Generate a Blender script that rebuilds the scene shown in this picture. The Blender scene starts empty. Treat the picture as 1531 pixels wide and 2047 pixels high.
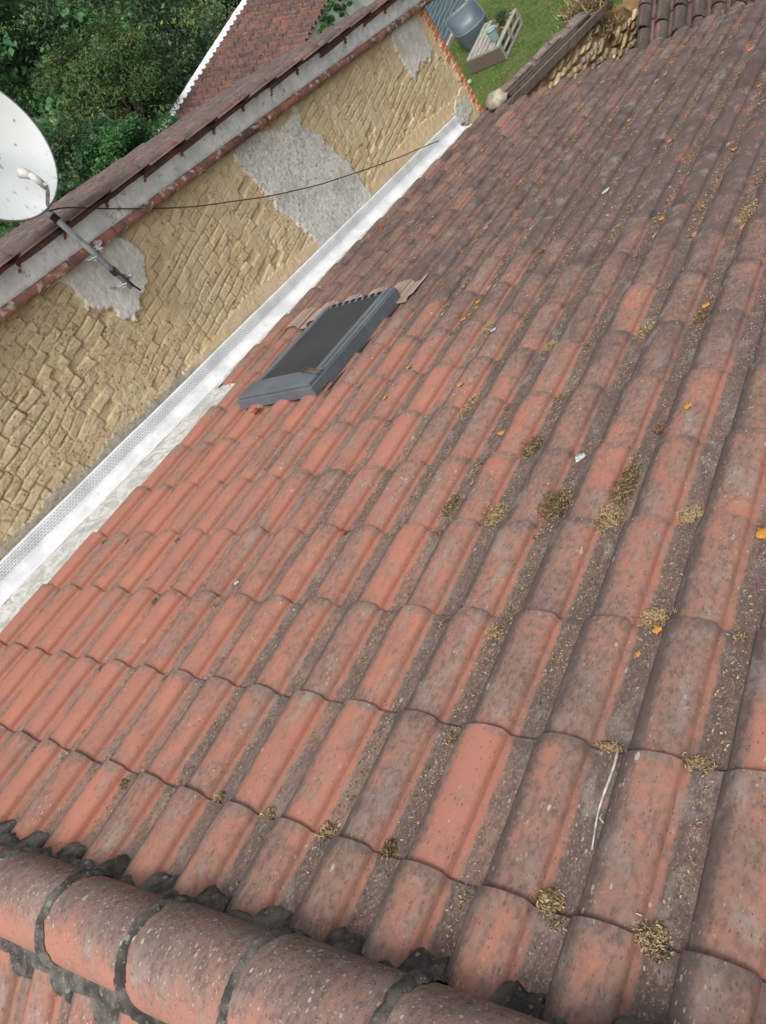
import bpy, math, random
import numpy as np
from mathutils import Vector, Matrix, noise as mn
R = math.radians
random.seed(7); rng = np.random.default_rng(7)
scene = bpy.context.scene
col = scene.collection

# ------------------------------------------------------------------ camera, sky, sun, exposure
TH = R(16.0)                                    # pitch of every roof slope here
cam_d = bpy.data.cameras.new('camera'); cam = bpy.data.objects.new('camera', cam_d); col.objects.link(cam)
cam_d.sensor_fit = 'VERTICAL'; cam_d.sensor_height = 24.0; cam_d.lens = 1560.0 / 2047.0 * 24.0
cam_d.clip_start = 0.05; cam_d.clip_end = 800
rows = RW = [[0.76260951, 0.30985, -0.56780], [-0.03131503, -0.85865, -0.51161], [-0.64610069, 0.40794, -0.64511]]
th_ = TH
def _cam():
    U = Vector((0.76260951, -0.03131503, -0.64610069)); V = Vector((0.45466622, -0.68452212, 0.56983164)); N = U.cross(V)
    c, s = math.cos(TH), math.sin(TH)
    Yw = V * c + N * s; Zw = N * c - V * s        # world axes written in camera axes (x right, y down, z forward)
    right = Vector((U.x, Yw.x, Zw.x)); down = Vector((U.y, Yw.y, Zw.y)); fwd = Vector((U.z, Yw.z, Zw.z))
    m = Matrix((right, -down, -fwd)).transposed().to_4x4()
    m.translation = Vector((3.82052, -1.12598, 1.92003))
    return m
cam.matrix_world = _cam()
scene.camera = cam

SUN_EL, SUN_AZ = 58.0, 150.0                    # azimuth of the sun in degrees, from +Y (downslope) towards +X
world = bpy.data.worlds.new('World'); scene.world = world; world.use_nodes = True
wn = world.node_tree.nodes; wl = world.node_tree.links
bg = wn['Background']; sky = wn.new('ShaderNodeTexSky'); sky.sky_type = 'NISHITA'; sky.sun_disc = False
sky.sun_elevation = R(SUN_EL); sky.sun_rotation = R(SUN_AZ); sky.dust_density = 6.0; sky.air_density = 1.0; sky.ozone_density = 0.6
hs = wn.new('ShaderNodeHueSaturation'); hs.inputs['Saturation'].default_value = 0.30   # veiled, nearly white sky
wl.new(sky.outputs[0], hs.inputs['Color']); wl.new(hs.outputs[0], bg.inputs[0]); bg.inputs[1].default_value = 0.15
sd = bpy.data.lights.new('sun', 'SUN'); sd.energy = 1.5; sd.angle = R(16); sd.color = (1.0, 0.95, 0.87)
sun = bpy.data.objects.new('sun', sd); col.objects.link(sun)
sdir = Vector((math.cos(R(SUN_EL)) * math.sin(R(SUN_AZ)), math.cos(R(SUN_EL)) * math.cos(R(SUN_AZ)), math.sin(R(SUN_EL))))
sun.rotation_euler = sdir.to_track_quat('Z', 'Y').to_euler()
scene.view_settings.view_transform = 'Standard'; scene.view_settings.look = 'None'
scene.view_settings.gamma = 1.0; scene.view_settings.exposure = 0.44

# ------------------------------------------------------------------ helpers
CT, ST = math.cos(TH), math.sin(TH)
def rw(u, v, n):                                 # roof coordinates -> world (front slope; v runs down the slope)
    return (u, CT * v + ST * n, -ST * v + CT * n)
def rwa(a):
    a = np.asarray(a, float); o = a.copy()
    o[:, 1] = CT * a[:, 1] + ST * a[:, 2]; o[:, 2] = -ST * a[:, 1] + CT * a[:, 2]
    return o
def tag(o, label=None, cat=None, group=None, kind=None):
    if label: o['label'] = label
    if cat: o['category'] = cat
    if group: o['group'] = group
    if kind: o['kind'] = kind
    return o
def empty(name, loc, label=None, cat=None, group=None):
    o = bpy.data.objects.new(name, None); o.location = loc; o.empty_display_size = 0.1
    col.objects.link(o); return tag(o, label, cat, group)
def rootloc(p):
    l = Vector((0, 0, 0))
    while p is not None:
        l = l + p.location; p = p.parent
    return l
class MB:
    def __init__(s):
        s.v = []; s.f = []; s.t = []; s.r = []; s.c = []; s.n = 0
    def add(s, v, f, tuv=None, rnd=None, rc=None):
        v = np.asarray(v, float).reshape(-1, 3); k = len(v)
        s.v.append(v); o = s.n
        s.f.extend([tuple(i + o for i in q) for q in f])
        s.t.append(np.zeros((k, 3)) if tuv is None else np.asarray(tuv, float).reshape(-1, 3))
        s.r.append(np.tile(np.asarray((.5, .5, .5) if rnd is None else rnd, float), (k, 1)) if rnd is None or np.ndim(rnd) == 1 else np.asarray(rnd, float))
        s.c.append(v if rc is None else np.asarray(rc, float).reshape(-1, 3))
        s.n += k
        return s
    def build(s, name, mat, parent=None, smooth=True, loc=None, bevel=0):
        me = bpy.data.meshes.new(name)
        V = np.concatenate(s.v)
        base = rootloc(parent) if parent is not None else Vector(loc or (0, 0, 0))
        me.from_pydata((V - np.array(base)).tolist(), [], s.f)
        for nm, a in (('tuv', s.t), ('trnd', s.r), ('rc', s.c)):
            at = me.attributes.new(nm, 'FLOAT_VECTOR', 'POINT'); at.data.foreach_set('vector', np.concatenate(a).ravel().astype(np.float32))
        if smooth: me.polygons.foreach_set('use_smooth', [True] * len(me.polygons))
        me.materials.append(mat); me.update()
        o = bpy.data.objects.new(name, me); col.objects.link(o)
        if parent is not None: o.parent = parent
        else: o.location = base
        if bevel:
            b = o.modifiers.new('bevel', 'BEVEL'); b.width = bevel; b.segments = 2; b.limit_method = 'ANGLE'; b.harden_normals = False
        return o
def grid_faces(nu, nv, flip=False):              # vertex index = i*nv + j
    f = []
    for i in range(nu - 1):
        for j in range(nv - 1):
            a = i * nv + j; q = (a, a + nv, a + nv + 1, a + 1)
            f.append(q[::-1] if flip else q)
    return f
def box(mb, c, d, M=None, rnd=None, taper=1.0):
    x, y, z = [k / 2 for k in d]
    v = [(-x, -y, -z), (x, -y, -z), (x, y, -z), (-x, y, -z), (-x * taper, -y * taper, z), (x * taper, -y * taper, z), (x * taper, y * taper, z), (-x * taper, y * taper, z)]
    M = M or Matrix.Identity(3)
    v = [tuple(M @ Vector(p) + Vector(c)) for p in v]
    mb.add(v, [(0, 3, 2, 1), (4, 5, 6, 7), (0, 1, 5, 4), (1, 2, 6, 5), (2, 3, 7, 6), (3, 0, 4, 7)], rnd=rnd)
def tube(mb, pts, r, seg=10, cap=True, rnd=None):
    pts = [Vector(p) for p in pts]; n = len(pts); rr = r if hasattr(r, '__len__') else [r] * n
    vs = []; up = None
    for i, p in enumerate(pts):
        t = (pts[min(i + 1, n - 1)] - pts[max(i - 1, 0)]).normalized()
        if up is None: up = Vector((0, 0, 1)) if abs(t.z) < .9 else Vector((1, 0, 0))
        a = (up - t * up.dot(t)).normalized(); b = t.cross(a); up = a
        for k in range(seg):
            an = 2 * math.pi * k / seg; vs.append(tuple(p + (a * math.cos(an) + b * math.sin(an)) * rr[i]))
    f = []
    for i in range(n - 1):
        for k in range(seg):
            k2 = (k + 1) % seg; f.append((i * seg + k, i * seg + k2, (i + 1) * seg + k2, (i + 1) * seg + k))
    if cap: f.append(tuple(range(seg))[::-1]); f.append(tuple((n - 1) * seg + k for k in range(seg)))
    mb.add(vs, f, rnd=rnd)
def N3(x, y, z=0.0, s=1.0): return mn.noise(Vector((x * s, y * s, z * s)))
def FB(x, y, z=0.0, s=1.0, o=4):
    a = 0; w = 1; t = 0
    for k in range(o):
        a += w * mn.noise(Vector((x * s, y * s, z * s + k * 7.3))); t += w; w *= .5; s *= 2.03
    return a / t
def smooth(a, b, x):
    t = min(1, max(0, (x - a) / (b - a))); return t * t * (3 - 2 * t)

# ------------------------------------------------------------------ node materials
def lin(r, g, b):
    return tuple(((c / 255) / 12.92 if c / 255 <= .04045 else ((c / 255 + .055) / 1.055) ** 2.4) for c in (r, g, b)) + (1,)
class NG:
    def __init__(s, name, rough=.85, spec=.3):
        s.m = bpy.data.materials.new(name); s.m.use_nodes = True; s.t = s.m.node_tree; s.n = s.t.nodes; s.l = s.t.links
        s.b = s.n['Principled BSDF']; s.b.inputs['Roughness'].default_value = rough; s.b.inputs['Specular IOR Level'].default_value = spec
    def put(s, sock, v):
        if hasattr(v, 'is_output') or isinstance(v, bpy.types.NodeSocket): s.l.new(v, sock)
        else: sock.default_value = v
    def attr(s, n):
        a = s.n.new('ShaderNodeAttribute'); a.attribute_name = n; return a.outputs['Vector']
    def sep(s, v):
        a = s.n.new('ShaderNodeSeparateXYZ'); s.put(a.inputs[0], v); return a.outputs
    def comb(s, x, y, z):
        a = s.n.new('ShaderNodeCombineXYZ')
        for i, k in enumerate((x, y, z)): s.put(a.inputs[i], k)
        return a.outputs[0]
    def obj(s):
        return s.n.new('ShaderNodeTexCoord').outputs['Object']
    def pos(s):
        return s.n.new('ShaderNodeNewGeometry').outputs['Position']
    def math(s, op, a, b=0.0, c=0.0, clamp=False):
        x = s.n.new('ShaderNodeMath'); x.operation = op; x.use_clamp = clamp
        for i, k in enumerate((a, b, c)): s.put(x.inputs[i], k)
        return x.outputs[0]
    def vm(s, op, a, b):
        x = s.n.new('ShaderNodeVectorMath'); x.operation = op; s.put(x.inputs[0], a); s.put(x.inputs[1], b); return x.outputs[0]
    def step(s, v, a, b, c=0.0, d=1.0):
        x = s.n.new('ShaderNodeMapRange'); x.interpolation_type = 'SMOOTHSTEP'
        for i, k in enumerate((v, a, b, c, d)): s.put(x.inputs[i], k)
        return x.outputs[0]
    def noise(s, v, sc, det=4, rough=.55, dist=0.0):
        x = s.n.new('ShaderNodeTexNoise'); s.put(x.inputs['Vector'], v); x.inputs['Scale'].default_value = sc
        x.inputs['Detail'].default_value = det; x.inputs['Roughness'].default_value = rough; x.inputs['Distortion'].default_value = dist; return x.outputs[0]
    def noisec(s, v, sc, det=3):
        x = s.n.new('ShaderNodeTexNoise'); s.put(x.inputs['Vector'], v); x.inputs['Scale'].default_value = sc; x.inputs['Detail'].default_value = det; return x.outputs[1]
    def vor(s, v, sc, feat='F1'):
        x = s.n.new('ShaderNodeTexVoronoi'); s.put(x.inputs['Vector'], v); x.inputs['Scale'].default_value = sc; x.feature = feat; return x.outputs
    def mix(s, f, a, b, mode='MIX'):
        x = s.n.new('ShaderNodeMix'); x.data_type = 'RGBA'; x.blend_type = mode
        s.put(x.inputs[0], f); s.put(x.inputs[6], a); s.put(x.inputs[7], b); return x.outputs[2]
    def dots(s, v, sc, thr, rmax, thr_mod=None):     # sparse round specks: random cells only, random radius
        o = s.vor(v, sc); c = s.sep(o['Color']); t = thr if thr_mod is None else s.math('SUBTRACT', thr, thr_mod)
        on = s.math('GREATER_THAN', c[0], t); rad = s.math('MULTIPLY', s.math('ADD', c[1], .3), rmax)
        d = s.math('ADD', o['Distance'], s.math('MULTIPLY', s.math('SUBTRACT', s.noise(v, sc * 2.2, 3), .5), .35))
        return s.math('MULTIPLY', on, s.step(d, s.math('MULTIPLY', rad, .8), rad, 1.0, 0.0))
    def bump(s, h, dist, strength=1.0, prev=None):
        x = s.n.new('ShaderNodeBump'); s.put(x.inputs['Height'], h); x.inputs['Distance'].default_value = dist; x.inputs['Strength'].default_value = strength
        if prev is not None: s.l.new(prev, x.inputs['Normal'])
        return x.outputs[0]
    def out(s, color, normal=None, rough=None, metal=None):
        s.put(s.b.inputs['Base Color'], color)
        if normal is not None: s.l.new(normal, s.b.inputs['Normal'])
        if rough is not None: s.put(s.b.inputs['Roughness'], rough)
        if metal is not None: s.put(s.b.inputs['Metallic'], metal)
        return s.m

def tile_material(name, cleanA, cleanB, mid, dark, b0, bv, bu, v0=0.6, v1=4.2, ridge=False, speck=1.0, pan=.30, left=.34):
    g = NG(name, .88, .25)
    rc = g.attr('rc'); t = g.sep(g.attr('tuv')); r = g.sep(g.attr('trnd')); p = g.sep(rc)
    st = g.vm('MULTIPLY', rc, (1.25, .7, 1.2))
    n1 = g.noise(rc, 2.1, 3, .5); n2 = g.noise(st, 11, 6, .68, .4); n3 = g.noise(st, 55, 5, .7)
    nn = g.math('ADD', g.math('ADD', g.math('MULTIPLY', g.noise(st, 5.2, 4, .6), .52), g.math('MULTIPLY', n2, .56)), g.math('MULTIPLY', n3, .14))
    nn = g.math('ADD', nn, g.math('MULTIPLY', g.math('SUBTRACT', n1, .62), .28))
    bias = g.math('ADD', b0, g.step(p[1], v0, v1, 0.0, bv))
    bias = g.math('ADD', bias, g.step(p[0], .2, 3.2, 0.0, bu))
    bias = g.math('ADD', bias, g.math('MULTIPLY', g.math('SUBTRACT', r[0], .5), .10))
    if not ridge:
        panm = g.math('MULTIPLY', g.step(t[0], .015, .09), g.math('ADD', .48, g.math('MULTIPLY', .52, g.math('MAXIMUM', g.step(p[1], .2, 2.2), g.step(p[0], 1.2, 2.6))))); lf = g.step(t[0], -.40, -.57)
        bias = g.math('ADD', bias, g.math('ADD', g.math('MULTIPLY', panm, pan), g.math('MULTIPLY', lf, left)))
        bias = g.math('ADD', bias, g.step(t[1], .88, .99, 0.0, .13))
        fresh = g.math('GREATER_THAN', r[1], .955)
        bias = g.math('SUBTRACT', bias, g.math('MULTIPLY', fresh, .10))
    else:
        top = g.step(t[0], .45, 1.0); bias = g.math('ADD', bias, g.math('MULTIPLY', top, .20))
        panm = top
    x = g.math('ADD', nn, bias)
    mm = g.step(x, .46, .70); dm = g.step(x, .64, .92)
    clean = g.mix(r[2], cleanA, cleanB)
    clean = g.mix(g.step(g.noise(rc, 4.2, 4), .35, .7, 0, .55), clean, tuple(c * .82 for c in cleanA[:3]) + (1,))
    if not ridge:
        rim = g.math('MULTIPLY', g.step(t[0], -.10, -.02), g.step(t[0], .06, .02))
        clean = g.mix(g.math('MULTIPLY', rim, .5), clean, lin(150, 96, 77))
        mm = g.math('MULTIPLY', mm, g.math('SUBTRACT', 1.0, g.math('MULTIPLY', rim, .45)))
    c = g.mix(mm, clean, mid); c = g.mix(dm, c, dark)
    if not ridge:
        far = g.math('MULTIPLY', dm, g.step(p[1], .6, 2.6))
        c = g.mix(g.math('MULTIPLY', g.step(g.noise(st, 4.3, 5, .65), .48, .62), g.math('MULTIPLY', far, .65)), c, lin(68, 58, 56))
        c = g.mix(g.math('MULTIPLY', g.step(g.noise(g.vm('ADD', st, (3.1, 7.7, 1.9)), 5.6, 5, .68), .56, .66), g.math('MULTIPLY', far, .75)), c, lin(140, 92, 80))
    # mottling of the lichen film
    c = g.mix(g.math('MULTIPLY', g.step(n3, .42, .66), g.math('MULTIPLY', mm, .55)), c, g.mix(.5, dark, (.035, .03, .028, 1)))
    c = g.mix(g.math('MULTIPLY', g.step(n2, .50, .70), g.math('MULTIPLY', mm, .30)), c, lin(168, 158, 150))
    if not ridge:
        c = g.mix(g.math('MULTIPLY', g.step(g.noise(st, 150, 4, .7), .54, .62), g.math('MULTIPLY', panm, .5)), c, lin(152, 132, 112))
        c = g.mix(g.math('MULTIPLY', g.step(g.noise(st, 17, 5, .7), .60, .66), g.math('MULTIPLY', panm, .5)), c, cleanB)
    dens = g.math('ADD', g.math('MULTIPLY', mm, .07), g.math('MULTIPLY', panm, .04))
    dens = g.math('MULTIPLY', g.math('ADD', dens, g.step(g.noise(rc, 5.0, 3), .5, .72, 0.0, .08)), speck)
    d1 = g.dots(st, 105, .982, .40, dens); d2 = g.dots(st, 190, .965, .42, dens); d3 = g.dots(st, 48, .995, .34, g.math('MULTIPLY', dens, .30))
    pt = g.step(g.noise(rc, 4.6, 4, .6), .46, .62, .12, 1.0) if not ridge else g.step(t[0], .35, .8, .25, 1.0)
    d1 = g.math('MULTIPLY', d1, pt); d2 = g.math('MULTIPLY', d2, pt); d3 = g.math('MULTIPLY', d3, pt)
    k1 = g.dots(st, 150, .93, .40, dens); k2 = g.dots(st, 70, .985, .30)
    c = g.mix(g.math('MULTIPLY', k1, .60), c, lin(74, 60, 56)); c = g.mix(g.math('MULTIPLY', k2, .55), c, lin(70, 58, 54))
    c = g.mix(g.math('MULTIPLY', d1, .45), c, lin(188, 182, 170)); c = g.mix(g.math('MULTIPLY', d2, .4), c, lin(184, 172, 156)); c = g.mix(g.math('MULTIPLY', d3, .6), c, lin(176, 180, 170))
    if not ridge: c = g.mix(g.math('MULTIPLY', g.step(t[1], 1.003, 1.012), .7), c, cleanA)
    h = g.math('ADD', g.math('MULTIPLY', n3, .9), g.math('MULTIPLY', g.noise(rc, 240, 4, .7), .6))
    h = g.math('ADD', h, g.math('MULTIPLY', g.math('ADD', d1, d2), .5))
    return g.out(c, g.bump(h, .0032, g.math('ADD', .35, g.math('MULTIPLY', mm, .45)) if False else .6), g.math('ADD', .78, g.math('MULTIPLY', mm, .15)))

M = {}
M['tile'] = tile_material('weathered_clay_tile', lin(160, 108, 91), lin(153, 105, 93), lin(128, 101, 91), lin(90, 77, 73), -.105, .335, .19, v0=.3, v1=3.3, pan=.23, left=.27)
M['tile_dark'] = tile_material('dark_weathered_tile', lin(150, 98, 84), lin(130, 92, 84), lin(108, 88, 84), lin(86, 76, 75), .22, 0, 0, speck=.6, pan=.1, left=.05)
M['tile_verge'] = tile_material('broken_verge_tile', lin(156, 98, 80), lin(136, 90, 78), lin(108, 84, 78), lin(84, 70, 68), .10, 0, 0, speck=.6, pan=.1, left=.05)
M['tile_far'] = tile_material('brown_interlocking_tile', lin(138, 88, 72), lin(110, 76, 68), lin(92, 70, 66), lin(52, 44, 45), .12, 0, 0, speck=.2, pan=.5, left=.25)  # pans coloured darker to paint in the shading contrast between barrels
M['tile_barrel'] = tile_material('dark_barrel_tile', lin(122, 92, 82), lin(104, 82, 76), lin(82, 70, 66), lin(60, 55, 53), .16, 0, 0, speck=.5, pan=.2, left=.08)
M['ridge'] = tile_material('lichened_ridge_tile', lin(157, 110, 96), lin(150, 105, 94), lin(126, 103, 95), lin(90, 80, 77), -.07, 0, 0, ridge=True, speck=1.2)

def simple(name, c1, c2, sc=8, rough=.85, bump=.003, bs=40, metal=0.0, spec=.3, det=5, lo=.35, hi=.65, dist=0.0, c3=None, sc3=60, vec=None):
    g = NG(name, rough, spec); o = vec(g) if vec else g.obj()
    n = g.noise(o, sc, det, .6, dist); c = g.mix(g.step(n, lo, hi), c1, c2)
    if c3: c = g.mix(g.step(g.noise(o, sc3, 5, .7), .55, .7), c, c3)
    return g.out(c, g.bump(g.noise(o, bs, 6, .7), bump) if bump else None, None, metal)
def mortar_mat():
    g = NG('dark_ridge_mortar', .95, .2); o = g.obj()
    c = g.mix(g.step(g.noise(o, 14, 6, .7), .35, .65), lin(76, 73, 71), lin(134, 130, 122))
    c = g.mix(g.math('MULTIPLY', g.step(g.noise(o, 6, 3), .5, .66), .6), c, lin(54, 51, 50))
    d = g.dots(o, 110, .80, .45); d2 = g.dots(o, 48, .92, .38)
    c = g.mix(g.math('MULTIPLY', d, .55), c, lin(160, 160, 150)); c = g.mix(g.math('MULTIPLY', d2, .6), c, lin(176, 182, 174))
    return g.out(c, g.bump(g.math('ADD', g.noise(o, 90, 8, .8), g.math('MULTIPLY', d, .4)), .014))
M['mortar'] = mortar_mat()

def wall_mat():
    g = NG('adobe_wall_surface', .95, .15)
    rc = g.attr('rc'); t = g.sep(g.attr('tuv')); r = g.sep(g.attr('trnd'))
    n1 = g.noise(rc, 1.6, 4); n2 = g.noise(rc, 22, 6, .7); n3 = g.noise(rc, 90, 5, .7)
    ad = g.mix(g.step(n1, .3, .7), lin(190, 172, 140), lin(180, 160, 126)); ad = g.mix(g.step(n2, .35, .7, 0, .4), ad, lin(160, 136, 98))
    ad = g.mix(g.math('MULTIPLY', r[0], .42), ad, lin(204, 188, 158)); ad = g.mix(g.math('MULTIPLY', g.dots(rc, 38, .90, .3), .7), ad, lin(88, 68, 46))
    ad = g.mix(g.math('MULTIPLY', g.dots(rc, 60, .955, .35), .7), ad, lin(222, 204, 170))
    vo = g.vor(g.vm('ADD', rc, g.vm('MULTIPLY', g.noisec(rc, 9, 3), (.06, .06, .06))), 17, 'DISTANCE_TO_EDGE')
    ad = g.mix(g.math('MULTIPLY', g.step(vo['Distance'], .05, .01), g.step(g.noise(rc, 7, 3), .5, .6, 0, .55)), ad, lin(116, 92, 62))
    ce = g.mix(g.step(n2, .35, .65), lin(208, 206, 198), lin(184, 182, 176)); ce = g.mix(g.step(g.noise(rc, 4.5, 5, .65), .48, .66, 0, .6), ce, lin(168, 160, 146))
    sc = g.vm('MULTIPLY', rc, (1, .6, 1.3)); ck = g.math('MULTIPLY', g.step(g.noise(sc, 55, 5, .8, 1.2), .56, .66), r[1])
    ce = g.mix(g.math('MULTIPLY', ck, .75), ce, lin(112, 108, 102))
    be = g.mix(g.step(n2, .35, .65), lin(206, 186, 152), lin(188, 164, 128)); be = g.mix(g.step(g.noise(rc, 3, 3), .5, .62), be, lin(196, 176, 148))
    gb = g.mix(g.step(n2, .35, .65), lin(168, 160, 142), lin(150, 144, 130))
    be = g.mix(r[1], be, gb)
    br = g.mix(g.step(n2, .3, .7), lin(176, 96, 70), lin(196, 122, 94)); br = g.mix(g.step(g.noise(rc, 30, 4), .55, .7), br, lin(206, 190, 164))
    j = g.math('MULTIPLY', g.math('SUBTRACT', n2, .5), .5)
    c = g.mix(g.step(g.math('ADD', t[1], j), .45, .55), ad, be)
    c = g.mix(g.step(g.math('ADD', t[2], j), .45, .55), c, br)
    c = g.mix(g.step(g.math('ADD', t[0], j), .46, .54), c, ce)
    h = g.math('ADD', n2, g.math('MULTIPLY', n3, .6)); h = g.math('SUBTRACT', h, g.math('MULTIPLY', ck, .7))
    return g.out(c, g.bump(h, .007))
M['wall'] = wall_mat()
M['limewash'] = simple('limewashed_mortar', lin(240, 243, 243), lin(204, 210, 212), 6, .9, .008, 30, c3=lin(168, 164, 156), sc3=16)
def flash_mat():
    g = NG('embossed_aluminium_strip', .34, .5); t = g.attr('tuv'); s = g.sep(t)
    b = g.n.new('ShaderNodeTexBrick'); g.put(b.inputs['Vector'], g.vm('MULTIPLY', t, (1, 1, 1))); b.inputs['Scale'].default_value = 1.0
    b.inputs['Brick Width'].default_value = .026; b.inputs['Row Height'].default_value = .0135; b.inputs['Mortar Size'].default_value = .003; b.inputs['Mortar Smooth'].default_value = .3
    b.inputs['Color1'].default_value = (0, 0, 0, 1); b.inputs['Color2'].default_value = (0, 0, 0, 1); b.inputs['Mortar'].default_value = (1, 1, 1, 1)
    f = g.math('MULTIPLY', g.sep(b.outputs[0])[0], 1.0); zone = g.math('MULTIPLY', g.step(s[1], .012, .018), g.step(s[1], .082, .078))
    dk = g.math('MULTIPLY', g.math('SUBTRACT', 1.0, f), zone)
    n = g.noise(t, 5, 5, .6); c = g.mix(g.step(n, .4, .65), lin(238, 240, 242), lin(214, 217, 220))
    c = g.mix(g.math('MULTIPLY', dk, .62), c, lin(150, 156, 162)); c = g.mix(g.step(g.noise(g.vm('MULTIPLY', t, (1, 4, 1)), 9, 5, .7), .56, .70, 0, .5), c, lin(186, 182, 172))
    return g.out(c, g.bump(g.math('ADD', f, g.math('MULTIPLY', g.noise(t, 14, 3), 1.2)), .002, .6), None, .35)
M['flash'] = flash_mat()
def memb_mat():
    g = NG('white_foil_membrane', .36, .6); rc = g.attr('rc')
    n = g.noise(rc, 9, 6, .7, 1.8); c = g.mix(g.step(n, .42, .58), lin(240, 241, 237), lin(198, 199, 194)); c = g.mix(g.step(g.noise(rc, 3.2, 4), .56, .70, 0, .7), c, lin(170, 164, 148))  # white-to-grey noise puts the crinkled foil's uneven reflection into the colour
    w = g.n.new('ShaderNodeTexChecker'); g.put(w.inputs[0], rc); w.inputs['Scale'].default_value = 150
    return g.out(c, g.bump(g.math('ADD', g.math('MULTIPLY', w.outputs[1], .25), g.noise(rc, 20, 6, .7, 3.0)), .020), None, .12)
M['membrane'] = memb_mat()
M['frame'] = simple('grey_blue_painted_metal', lin(102, 110, 117), lin(90, 98, 105), 5, .5, .0006, 60, .25, .5)
M['shade'] = simple('charcoal_awning_cloth', lin(62, 63, 65), lin(56, 57, 59), 3, .92, .0006, 400, spec=.12)
M['black'] = simple('black_rubber', lin(30, 30, 32), lin(40, 40, 42), 10, .7, .001)
def apron_mat():
    g = NG('pleated_lead_apron', .7, .3); rc = g.attr('rc'); t = g.sep(g.attr('tuv'))
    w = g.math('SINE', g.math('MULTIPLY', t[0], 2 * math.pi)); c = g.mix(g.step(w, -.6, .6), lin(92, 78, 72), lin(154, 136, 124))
    c = g.mix(g.step(g.noise(rc, 20, 5, .7), .45, .62, 0, .35), c, lin(150, 118, 104))
    return g.out(c, g.bump(g.noise(rc, 120, 4), .001))
M['apron'] = apron_mat()
M['galv'] = simple('galvanised_steel', lin(172, 178, 182), lin(140, 146, 150), 22, .42, .0006, 90, .25, .5)
def dish_mat():
    g = NG('dirty_white_dish_paint', .5, .4); o = g.obj()
    c = g.mix(g.step(g.noise(o, 3, 4), .4, .7), lin(214, 218, 220), lin(196, 202, 204))
    z = g.sep(o)[2]; low = g.step(z, .05, -.35)
    st = g.noise(g.vm('MULTIPLY', o, (1, 1, .45)), 34, 6, .75)
    c = g.mix(g.math('MULTIPLY', g.step(g.math('ADD', st, g.math('MULTIPLY', low, .16)), .71, .79), .5), c, lin(104, 106, 102))
    c = g.mix(g.math('MULTIPLY', g.dots(o, 26, .95, .3), .7), c, lin(110, 112, 108))
    return g.out(c)
M['dish'] = dish_mat()
M['dish_back'] = simple('dish_back_grey', lin(120, 124, 126), lin(100, 104, 106), 9, .5, .0)
M['plastic'] = simple('aged_white_plastic', lin(176, 178, 174), lin(140, 142, 138), 14, .5, .0)
M['cable'] = simple('black_cable_sheath', lin(52, 50, 48), lin(66, 62, 58), 30, .7, .0)
def wood_mat(name, a, b, c_):
    g = NG(name, .9, .2); o = g.attr('rc'); r = g.sep(g.attr('trnd'))
    n = g.noise(g.vm('MULTIPLY', o, (9, .9, 9)), 5, 6, .7); c = g.mix(g.step(n, .35, .65), a, b); c = g.mix(g.math('MULTIPLY', r[0], .4), c, c_)
    return g.out(c, g.bump(n, .004))
M['wood'] = wood_mat('silvered_pallet_wood', lin(160, 158, 150), lin(112, 110, 104), lin(140, 134, 120))
M['beam'] = wood_mat('grey_weathered_beam', lin(112, 100, 90), lin(78, 70, 64), lin(96, 84, 74))
def rubble_mat():
    g = NG('rubble_stone_and_brick', .95, .15); rc = g.attr('rc'); r = g.sep(g.attr('trnd'))
    n = g.noise(rc, 26, 5, .7)
    a = g.mix(g.step(r[0], .25, .35), lin(162, 146, 118), lin(136, 128, 114)); a = g.mix(g.step(r[0], .55, .6), a, lin(170, 134, 108)); a = g.mix(g.step(r[0], .78, .82), a, lin(206, 188, 148))
    c = g.mix(g.step(n, .35, .7, 0, .5), a, lin(110, 96, 76))
    return g.out(c, g.bump(n, .006))
M['rubble'] = rubble_mat()
M['earth'] = simple('earth_mortar', lin(150, 122, 84), lin(116, 92, 62), 8, .95, .02, 16)
M['render'] = simple('pale_render', lin(206, 208, 200), lin(178, 178, 168), 3, .9, .003, 30)
M['oldrender'] = simple('old_cement_render', lin(176, 164, 142), lin(146, 136, 118), 3, .92, .004, 30)
M['chair'] = simple('slate_grey_moulded_plastic', lin(84, 96, 104), lin(76, 88, 96), 4, .42, .0, spec=.5)
M['pot'] = simple('pale_green_grey_plastic', lin(134, 160, 158), lin(118, 144, 142), 8, .5, .0)
M['ball'] = simple('pale_green_ball', lin(140, 176, 146), lin(120, 156, 128), 8, .5, .0)
def tarp_mat():
    g = NG('dark_teal_cover', .6, .4); o = g.pos(); s = g.sep(o)
    w = g.math('ADD', s[0], g.math('MULTIPLY', g.math('SINE', g.math('MULTIPLY', s[1], 9.0)), .022)); w = g.math('ADD', w, g.math('MULTIPLY', g.noise(o, 2.0, 2), .10))
    fr = g.math('ABSOLUTE', g.math('SUBTRACT', g.math('FRACT', g.math('MULTIPLY', w, 6.2)), .5))
    c = g.mix(g.step(g.noise(o, 3, 4), .3, .7), lin(54, 72, 78), lin(42, 58, 64)); c = g.mix(g.step(fr, .055, .025, 0, .8), c, lin(150, 164, 160))
    return g.out(c)
M['tarp'] = tarp_mat()
M['stone'] = simple('pale_stone', lin(170, 162, 146), lin(130, 122, 108), 12, .93, .01, 30)
def ground_mat():
    g = NG('garden_lawn', .95, .1); o = g.pos()
    n = g.noise(o, .6, 4); n2 = g.noise(o, 14, 6, .75)
    c = g.mix(g.step(n2, .32, .68), lin(72, 94, 50), lin(104, 122, 70)); c = g.mix(g.step(n, .45, .66, 0, .6), c, lin(92, 104, 54)); c = g.mix(g.step(g.noise(o, 2.2, 5, .65), .50, .64, 0, .7), c, lin(118, 114, 72)); c = g.mix(g.step(g.noise(o, 5, 4), .55, .66, 0, .55), c, lin(52, 76, 36))
    return g.out(c, g.bump(g.noise(o, 40, 6, .8), .05))
M['lawn'] = ground_mat()
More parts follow.
